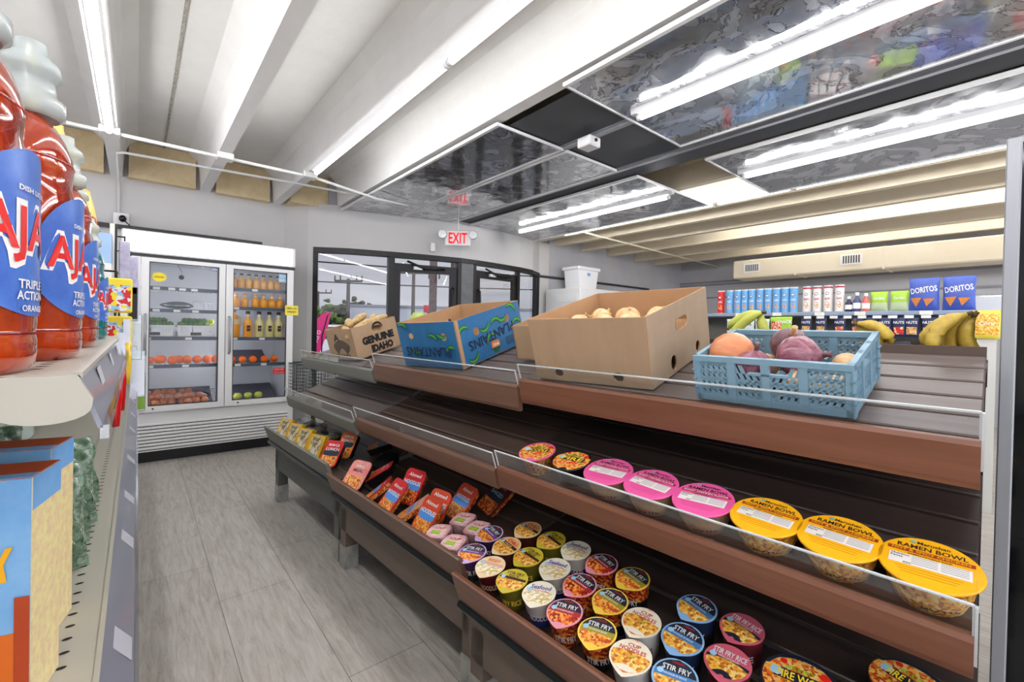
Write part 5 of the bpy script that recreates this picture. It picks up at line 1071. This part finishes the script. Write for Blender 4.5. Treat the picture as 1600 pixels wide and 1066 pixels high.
def placeflat(u, v, z, sp, tilt, roll=0):
    v += .03 if v < 1.0 else 0
    zz = .412+.2*(v-.93)+(.03 if u > 2.36 else 0)+.078*math.sin(math.radians(abs(tilt)))+.035*math.sin(math.radians(abs(roll)))+.004
    return FX(u, v, zz, .2, sp-90) @ R('X', tilt) @ R('Y', roll)
tray(placeflat(2.215, .985, .455, 20, 35, 10), 'salmon and black meal tray leaning on the front lip at the section joint', sal, blt2, fo, [('BBQ', .045, .05, .016, whitep), ('MEAL', .022, .06, .016, blk)], 'black meal trays', patch=None)
tray(placeflat(2.150, 1.11, .475, -35, 22, -6), 'red and black meal tray lying askew behind the salmon one', redtr, blt2, fr_, [('BBQ', .05, .05, .014, whitep), ('MEAL', .026, .07, .016, whitep)], 'black meal trays')
tray(placeflat(2.560, 1.02, .475, 25, 42, 8), 'red meal tray standing next to the yellow boxes', redtr, blt2, fo, bw, 'black meal trays', patch=nav)
tray(placeflat(2.600, 1.13, .50, 18, 48, 6), 'red-orange meal tray behind the one beside the yellow boxes', orr, blt2, fo, bw, 'black meal trays', patch=nav)
tray(placeflat(2.50, 1.28, .50, -30, 8, 0), 'black meal tray lying flat under the middle tier', blt2, blt2, fo, [('BBQ', .045, .05, .012, whitep), ('CHEF', .02, .06, .012, gry)], 'black meal trays')
tray(placeflat(2.33, 1.22, .485, 15, 5, 0), 'plain black tray lying behind the salmon meal tray', blt2, blt2, blk, [], 'black meal trays')
tray(placeflat(1.975, .975, .435, -28, 28, -12), 'red pouch of noodles with a blue patch, front one at the far side', redtr, fo, fo, hot, 'red noodle pouches', .12, .165, .02, patch=blb)
tray(placeflat(1.845, .985, .46, -2, 38, 4), 'red pouch of noodles with a blue patch, in front of the group', redtr, fo, fo, hot, 'red noodle pouches', .11, .17, .02, patch=blb)
tray(placeflat(1.835, 1.11, .48, 10, 45, 12), 'red pouch of noodles with a blue patch, at the back of the group', redtr, fr_, fr_, hot, 'red noodle pouches', .11, .16, .03, patch=blb)
redo = mat('red_orange_pouch', (.80, .26, .14), .35)
tray(placeflat(1.675, .985, .435, -35, 26, -12), 'orange pouch with a white corner at the front, lying low', mat('white_orange_pouch', (.90, .62, .50), .4), fo, fo, hot, 'orange noodle pouches', .12, .165, .02, patch=blb)
tray(placeflat(1.555, .985, .455, 0, 45, 6), 'orange pouch with a blue patch standing at the front lip', redo, fo, fo, hot, 'orange noodle pouches', .105, .15, .02, patch=blb)
tray(placeflat(1.575, 1.07, .475, 6, 45, 10), 'orange pouch half hidden behind the front orange ones', redo, fr_, fr_, hot, 'orange noodle pouches', .105, .15, .02, patch=blb)
tray(placeflat(1.535, 1.175, .49, -5, 38, 0), 'orange pouch with a blue patch behind the pink soup packs', redo, fr_, fo, hot, 'orange noodle pouches', .125, .155, .02, patch=blb)
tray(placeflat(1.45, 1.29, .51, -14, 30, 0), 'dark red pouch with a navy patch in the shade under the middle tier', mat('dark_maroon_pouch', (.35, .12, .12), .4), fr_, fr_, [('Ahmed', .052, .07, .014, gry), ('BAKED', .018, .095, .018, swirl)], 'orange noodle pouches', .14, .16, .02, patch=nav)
# yellow boxed snacks standing in a row at the far end
ybx = mat('yellow_carton', (.93, .72, .16), .45); cont = food('mixed_snack_picture', [(.88, .84, .72), (.70, .55, .35), (.60, .62, .60), (.92, .85, .55), (.78, .72, .66)], 70)
def snackbox(u, v, z, lb, grp, sp=12, flat=False):
    t = thing('snack_carton', lb, 'snack carton', FX(u, v-.01, z-.005, .2, sp) @ R('Y', 34), grp)
    MB().box(0, .035, -.075, .075, 0, .145, ybx, b=.003).build('carton', t)
    m = MB(); m.box(-.006, 0, -.062, .045, .012, .135, cont, b=.003); m.build('clear_window', t)
    p = MB(); p.text('RICE', .055, .018, blk, T(-.0068, -.01, .115) @ R('Z', -90) @ R('X', 90)); p.text('CUP', .04, .02, blk, T(-.0068, -.01, .085) @ R('Z', -90) @ R('X', 90)); p.disc(.020, .0, mat('pale_round_label', (.90, .88, .80), .5), T(-.0064, -.01, .045) @ R('Z', -90) @ R('X', 90), 18); p.build('printed_label', t)
for k, (u, v) in enumerate(((3.435, .985), (3.235, .985), (3.04, .985), (2.82, .985))): snackbox(u, v, .462, 'yellow carton with a clear window in the front row, %s from the fridge end' % ORD[k], 'yellow snack cartons in the front row')
clm = clear('clear_clamshell', (.90, .93, .93), .22, .12)
for k, (u, v) in enumerate(((3.36, 1.13), (3.14, 1.13), (2.90, 1.13))):
    t = thing('clamshell_pack', 'clear clamshell snack pack behind the yellow cartons, %s from the fridge end' % ORD[k], 'snack pack', FX(u, v, .485, .2, 10), 'clear clamshell packs')
    MB().box(-.05, .05, -.08, .08, 0, .06, mat('dark_snack_tray', (.30, .24, .20), .5), b=.008).build('tray', t); MB().box(-.053, .053, -.083, .083, .055, .105, clm, b=.012).build('clear_lid', t); MB().box(-.045, .045, -.06, .02, .058, .075, cont).build('filling', t)

# ------------------------------------------------------------------ left gondola
gdm = mat('almond_enamel', (.69, .675, .63), .45); rail = mat('grey_price_rail', (.50, .51, .56), .3, coat=.4); raile = clear('clear_rail_cover', (.92, .93, .96), .25, .08)
t = thing('gondola_shelving', 'almond metal gondola shelving close on the left with punched shelves', 'shelving', T(0, -.6, 0)); GY = 5.2
MB().box(-.50, -.47, 0, GY, .05, 1.52, mat('gondola_back', (.80, .79, .75), .6)).build('back_panel', t)
MB().box(-.47, .004, 0, GY, 0, .14, gdm).build('base_deck', t)
for y in (1.0, 2.22, 3.44, 4.66): MB().box(-.475, -.445, y-.015, y+.015, .05, 1.52, mat('dark_upright', (.30, .29, .27), .5)).build('upright', t)
def gshelf(z, y0, y1, nm, xe=-.028, ro=.030):
    m = MB(); m.box(-.45, xe, y0, y1, z-.004, z, gdm); m.prism([(xe, z), (xe+.003, z-.002), (xe+.003, z-.03), (xe-.02, z-.03), (xe-.02, z-.026), (xe, z-.026)], y0, y1, gdm)
    o = m.build(nm, t)
    hm = mat('dark_punched_hole', (.10, .09, .08), .8)
    for r_, xx in ((0, xe-.024), (1, xe-.052)):
        h = MB(); y = y0+.05
        while y < min(y1, y0+2.6):
            if r_ == 0 or y > y0+1.3: h.add([(xx+.0042*math.cos(PI*k/5), y+.0026*math.sin(PI*k/5), z+.0003) for k in range(10)], [list(range(10))], hm)
            y += .0254
        h.build('punched_holes', o)['kind'] = 'stuff'
    # price rail, leaning outwards
    p = MB(); p.add([(xe+.003, y0, z-.001), (xe+.003, y1, z-.001), (xe+ro, y1, z-.040), (xe+ro, y0, z-.040), (xe+.000, y0, z-.001), (xe+.000, y1, z-.001), (xe+ro-.003, y1, z-.040), (xe+ro-.003, y0, z-.040)], [(0, 1, 2, 3)[::-1], (4, 5, 6, 7), (0, 4, 7, 3), (2, 6, 5, 1)][:4], rail)
    p.box(xe+ro-.002, xe+ro+.003, y0, y1, z-.048, z-.038, raile); p.box(xe+.000, xe+.0045, y0, y1, z-.003, z+.001, gdm); p.build('price_rail', o)
    y = y0+.12; r5 = random.Random(int(z*100))
    while y < y1-.1:
        MB().add([(xe+.006, y, z-.006), (xe+.006, y+.045, z-.006), (xe+ro-.003, y+.045, z-.034), (xe+ro-.003, y, z-.034)], [(3, 2, 1, 0)], mat('worn_price_tag', (.70, .70, .73), .5)).build('price_tag', o); y += r5.uniform(.22, .42)
    return o
gshelf(.942, .25, 5.1, 'shelf'); 
up = gshelf(1.232, 1.04, 5.1, 'shelf', -.034, .016)
# curved end bracket of the upper shelf
bp = [(-.032, 1.2315), (-.45, 1.2315), (-.45, 1.190), (-.17, 1.199), (-.125, 1.2045), (-.118, 1.2085), (-.108, 1.2125), (-.090, 1.2125), (-.080, 1.2095), (-.074, 1.2065)]
bp += [(-.048+.024*math.cos(math.radians(a)), 1.209+.0105*math.sin(math.radians(a))) for a in range(200, 361, 16)]+[(-.0235, 1.214)]
bp = bp[::-1]
m = MB(); nb_ = len(bp); m.add([(x, 1.032, z) for x, z in bp]+[(x, 1.040, z) for x, z in bp], [list(range(nb_)), list(range(nb_, 2*nb_))[::-1]]+[[k, (k+1) % nb_, nb_+(k+1) % nb_, nb_+k] for k in range(nb_)], gdm)
m.build('end_bracket', t)

# dish soap bottles
amb = clear('amber_soap_rim', (.95, .45, .2), .2, .05)
ors = mat('orange_dish_soap', (.60, .10, .015), .10, trans=.45, coat=1.0, noise=(30, (.92, .32, .05), .4)); pus = mat('purple_dish_soap', (.36, .20, .55), .12, trans=.2, coat=1.0); tes = mat('teal_dish_soap', (.10, .50, .50), .12, trans=.2, coat=1.0)
frs = mat('frosted_white_cap', (.86, .90, .89), .25, trans=.45); lblb = mat('royal_blue_label', (.07, .22, .62), .3, noise=(16, (.36, .56, .88), .15, (1, 1, .8))); lblr = mat('label_red', (.85, .12, .12), .35); lblw = mat('label_white', (.95, .94, .93), .35)
SHZ = 1.2325
def soap(x, y, liq, label, s_=1.0, cap=frs, grp='dish soap bottles on the upper shelf', a=0, ajax=True):
    t = thing('dish_soap_bottle', label, 'bottle', T(x, y, SHZ) @ R('Z', a) @ S(s_, s_, s_), grp)
    H_ = [(.85, 0), (.97, .004), (1.0, .012), (1.0, .020), (.975, .024), (1.0, .030), (1.0, .10), (.96, .120), (.86, .136), (.78, .148), (.80, .156), (.82, .163), (.78, .174), (.66, .187), (.48, .198), (.33, .204), (.28, .208)]
    MB().lathe([(.050*r, z) for r, z in H_], liq, n=28, sx=.66, sy=1.0).build('bottle_body', t)
    for z in (.0245, .166): 
        MB().lathe([(.050*(.985 if z < .1 else .81), z-.0012), (.050*(1.012 if z < .1 else .835), z), (.050*(.985 if z < .1 else .81), z+.0012)], amb, n=28, sx=.66, cap=False).build('moulded_ridge', t)
    c = MB().lathe([(.018, .204), (.022, .207), (.022, .219), (.017, .222), (.015, .236), (.020, .240), (.018, .250), (.011, .256), (.010, .266)], cap, n=20)
    c.build('cap', t)
    # oval label wrapped on the aisle side
    q = .0505; m = MB()
    def wr_(x_, z_, off=0):
        a_ = x_/.045; return ((q+off*1.5)*.66*math.cos(a_), (q+off)*math.sin(a_), z_)
    def oval(cx, cz, rx, rz, mm, off, top=1.0, n=36):
        rings = [[wr_(cx+rx*f*math.cos(2*PI*k/n), cz+rz*f*math.sin(2*PI*k/n)*(top if math.sin(2*PI*k/n) > 0 else 1), off) for k in range(n)] for f in (0.001, .25, .5, .75, 1)]
        vs = [v for r_ in rings for v in r_]; fs = [(i*n+k, (i+1)*n+k, (i+1)*n+(k+1) % n, i*n+(k+1) % n) for i in range(4) for k in range(n)]
        m.add(vs, fs, mm, I4, True)
    oval(0, .075, .054, .040, lblb, .0003, 1.6)
    if ajax:
        m.text('^AJAX', .094, .043, lblw, I4, 0, lambda x_, y_, c_: wr_(x_, y_+.085, .0005)); m.text('AJAX', .084, .035, lblr, I4, 0, lambda x_, y_, c_: wr_(x_, y_+.085, .0008))
        m.text('TRIPLE', .026, .0055, lblw, I4, 0, lambda x_, y_, c_: wr_(x_-.004, y_+.055, .001)); m.text('ACTION', .028, .0055, lblw, I4, 0, lambda x_, y_, c_: wr_(x_-.004, y_+.048, .001)); m.text('DISH LIQUID', .034, .004, lblw, I4, 0, lambda x_, y_, c_: wr_(x_, y_+.113, .001)); m.text('ORANGE', .024, .004, lblw, I4, 0, lambda x_, y_, c_: wr_(x_-.002, y_+.040, .001))
    oval(.030, .050, .012, .012, mat('orange_slice_print', (.95, .65, .25), .4), .0008)
    m.build('label', t); return t
soap(-.094, .472, ors, 'orange AJAX dish soap bottle at the near end of the upper shelf', 1.12, a=-8)
soap(-.080, .622, ors, 'orange AJAX dish soap bottle, second from the near end of the upper shelf', 1.12, a=-6)
soap(-.080, .87, ors, 'orange AJAX dish soap bottle next to the purple one', 1.08, a=-4)
soap(-.082, 1.02, pus, 'purple dish soap bottle between the orange and teal ones', .98, a=-4)
soap(-.078, 1.26, tes, 'teal dish soap bottle next to the purple one', .92, a=-4)
for k, (x, y) in enumerate(((-.19, .52), (-.19, .66), (-.185, .80), (-.185, .95))): soap(x, y, ors, 'orange dish soap bottle in the back row, %s from the shelf end' % ORD[k], 1.12, a=0)
yb = mat('yellow_flower_pouch', (.95, .82, .15), .35, noise=(25, (.98, .92, .60), .25))
for k, y in enumerate((1.10, 1.32, 1.55)):
    bag('detergent_pouch', .20, .40-.01*k, .09, lambda s_, q: yb if q > .3 else mat('pouch_blue', (.45, .62, .85), .35), 'tall yellow detergent pouch behind the soap bottles, %s from the near end' % ORD[k], 'detergent pouch', T(-.145+.005*k, y, SHZ) @ R('Z', 70), 'yellow detergent pouches', [('FRESH', 0, .28, .12, .04, lblr)])
lbx = mat('pale_blue_carton', (.62, .74, .88), .4)
for k, (y, h_) in enumerate(((1.86, .30), (2.05, .27))):
    m = MB().box(-.05, .05, -.04, .04, 0, h_, lbx); m.box(-.051, .051, -.041, .041, h_*.25, h_*.7, whitep); m.text('SOAP', .07, .03, lblb, T(0, -.042, h_*.5) @ R('X', 90)); tag(m.build('soap_carton', X=T(-.112, y, SHZ)), 'pale blue and white carton on the upper shelf past the teal bottle, %s' % ('nearer and taller' if k == 0 else 'farther and lower'), 'carton', 'pale blue cartons')
# items hanging along the gondola edge
hook = mat('black_clip_strip', (.06, .06, .06), .4)
def hang(x, y, z, w_, h_, front, body, words, name, lb, cat, wm=whitep, dth=.02, grp='hanging packs along the left gondola'):
    t = thing(name, lb, cat, T(x, y, z), grp)
    MB().box(-w_/2, w_/2, -dth/2, dth/2, -h_, 0, body, b=.003).build('pack', t)
    m = MB().box(-w_/2+.003, w_/2-.003, -dth/2-.001, -dth/2-.0004, -h_*.95, -h_*.2, front)
    for i, s_ in enumerate(words): m.text(s_, w_*.75, h_*.12, wm, T(0, -dth/2-.0016, -h_*(.35+.3*i)) @ R('X', 90))
    m.build('card_print', t); MB().tube([(0, 0, 0), (0, 0, .015), (0, .04, .02), (-.10 if x > -.2 else 0, .05, .02)], .0025, hook).build('hook', t); return t
grw = mat('grey_violet_toy', (.62, .60, .72), .4, noise=(30, (.82, .80, .86), .4)); rdy = food('toy_card_print', [(.80, .10, .12), (.55, .75, .90), (.95, .85, .2), (.92, .9, .9), (.80, .12, .15)], 110)
hang(-.034, 1.95, 1.53, .028, .16, grw, grw, [], 'toy_pack', 'grey and violet toy pack hanging highest along the left shelving', 'toy pack')
hang(-.020, 2.10, 1.50, .040, .14, grw, grw, [], 'toy_pack', 'grey and violet toy pack hanging just behind the highest one', 'toy pack')
tag(MB().box(-.006, .006, -.006, .006, -.36, 0, hook).box(-.012, .0, -.008, -.006, -.36, 0, mat('pale_strip', (.85, .84, .80), .6)).build('clip_strip', X=T(-.058, 1.93, 1.58)), 'black and white clip strip hanging beside the toy packs', 'clip strip')
hang(-.040, 1.48, 1.375, .060, .085, rdy, mat('yellow_header_card', (.95, .85, .20), .5), ['TOY'], 'toy_card', 'red and yellow toy card hanging above its twin near the shelf end', 'toy card')
hang(-.036, 1.52, 1.282, .052, .080, rdy, mat('yellow_header_card', (.95, .85, .20), .5), ['TOY'], 'toy_card', 'red and yellow toy card hanging below its twin near the shelf end', 'toy card')
hang(-.012, 2.10, 1.42, .03, .15, hook, grw, [], 'tool_pack', 'black and silver tool pack hanging next to the fridge door', 'tool pack')
hang(-.008, 2.6, 1.30, .05, .20, film, clm, [], 'clear_pack', 'clear plastic pack hanging below the black and silver tool', 'clear pack')
silv = mat('silver_kitchen_tool', (.75, .76, .78), .25, .8)
hang(.000, 3.0, 1.12, .07, .24, silv, clm, [], 'utensil_pack', 'silver utensil pack hanging low near the fridge', 'utensil pack', blk)
hang(.000, 3.3, .98, .08, .22, gfl, clm, [], 'utensil_pack', 'green-tagged utensil pack hanging lowest near the fridge', 'utensil pack', lblr)
hr = mat('glossy_red_handle', (.78, .06, .08), .25, coat=.5); hyl = mat('glossy_yellow_handle', (.90, .75, .15), .25, coat=.5)
for k, (x, y, z, l_, m_, lb) in enumerate(((-.030, 1.10, 1.170, .095, hr, 'glossy red knife handle hanging nearest under the upper shelf'), (-.026, 1.26, 1.185, .105, hr, 'glossy red knife handle hanging just behind the nearest one'), (-.020, 1.50, 1.215, .105, hyl, 'yellow knife handle hanging behind the two red ones'))):
    t = thing('kitchen_knife', lb, 'knife', T(x, y, z), 'knives hanging under the upper shelf')
    MB().tube([(0, 0, 0), (.0015, 0, -l_*.4), (0, 0, -l_*.75), (.001, 0, -l_)], [.0075, .0085, .0085, .006], m_, n=12).build('handle', t); MB().box(-.007, .007, -.0008, .0008, 0, .06, silv).build('blade', t)

# boxes and green bags on the lower shelf
bxb = mat('sky_blue_cereal_box', (.38, .62, .86), .4, noise=(8, (.60, .78, .93), .3)); bxo = mat('orange_brown_box_edge', (.75, .30, .12), .4, noise=(7, (.62, .20, .08), .3)); bxf = mat('floral_box_side', (.88, .74, .62), .45, noise=(110, (.93, .90, .62), .45))
for k, y in enumerate((.530, .640)):
    t = thing('snack_box', ('blue and orange printed box at the near end of the lower shelf', 'blue and orange printed box behind the nearest one on the lower shelf')[k], 'box', T(-.066, y+.01, .943) @ R('Z', -12), 'blue and orange boxes')
    hh = .195; MB().box(-.17, 0, 0, .055, 0, hh, bxf).build('carton', t)
    m = MB(); m.box(-.17, 0, -.0012, -.0004, 0, hh, bxb); m.box(-.17, 0, -.0020, -.0012, 0, hh*.35, mat('deep_orange_print', (.86, .42, .12), .4)); m.box(-.009, 0, -.0026, -.0018, 0, hh*.50, bxo); m.text('CRISPY', .085, .028, goldp, T(-.050, -.0030, hh*.62) @ R('X', 90) @ R('Z', 8)); m.disc(.02, 0, chil, T(-.04, -.0026, hh*.42) @ R('X', 90), 16); m.box(-.17, -.02, -.0028, -.0022, hh*.04, hh*.26, bxb); m.text('Baked', .07, .014, whitep, T(-.07, -.0034, hh*.15) @ R('X', 90)); m.build('front_print', t)
    m = MB(); m.box(-.17, 0, 0, .055, hh, hh+.0006, bxo); m.box(-.17, 0, 0, .014, hh+.0006, hh+.001, bxb); m.build('top_print', t)
    m = MB(); m.box(0, .0006, 0, .055, 0, hh, bxf); m.box(.0006, .001, 0, .055, hh*.86, hh, bxb); m.build('side_print', t)
gb = mat('dark_green_foil', (.10, .24, .16), .22, noise=(90, (.55, .66, .55), .3), coat=.5); gby = mat('olive_yellow_print', (.72, .66, .22), .35, noise=(30, (.90, .86, .60), .3)); gbw = mat('silvery_green_foil', (.66, .73, .66), .25, noise=(100, (.14, .30, .20), .45), coat=.5)
k = 0
for row, (x, ys_) in enumerate(((-.090, (.80, .88, .97, 1.07)), (-.20, (.78, .87, .97, 1.08, 1.2)), (-.31, (.85, .97, 1.1, 1.25)))):
    for i, y in enumerate(ys_):
        bag('spice_bag', .095, .118+.012*row, .055, lambda s_, q: gby if (.3 < s_ < .7 and .45 < q < .8) else (gb if (s_*7 % 2 > .8) else gbw), 'crinkled green and silver bag, %s row, %s from the near end' % (('edge', 'middle', 'rear')[row], ORD[i]), 'green bag', T(x, y, .943) @ R('Z', 25+10*(i % 2)) @ R('X', -8), 'green bags on the lower shelf', [('HERBS', 0, .045, .07, .018, whitep)], wr=1)
for i, y in enumerate((1.45, 1.62, 1.8)):
    t = thing('glass_jar', 'pale clear jar with ribbed sides behind the green bags, %s from the near end' % ORD[i], 'jar', T(-.27, y, .943), 'clear jars'); MB().lathe([(.05, 0), (.055, .01), (.053, .05), (.056, .07), (.053, .09), (.056, .11), (.052, .14), (.045, .15)], mat('frosty_jar', (.78, .84, .82), .15, coat=.5), n=20).build('jar_body', t); MB().lathe([(.047, .15), (.047, .165)], whitep, n=18).build('lid', t)
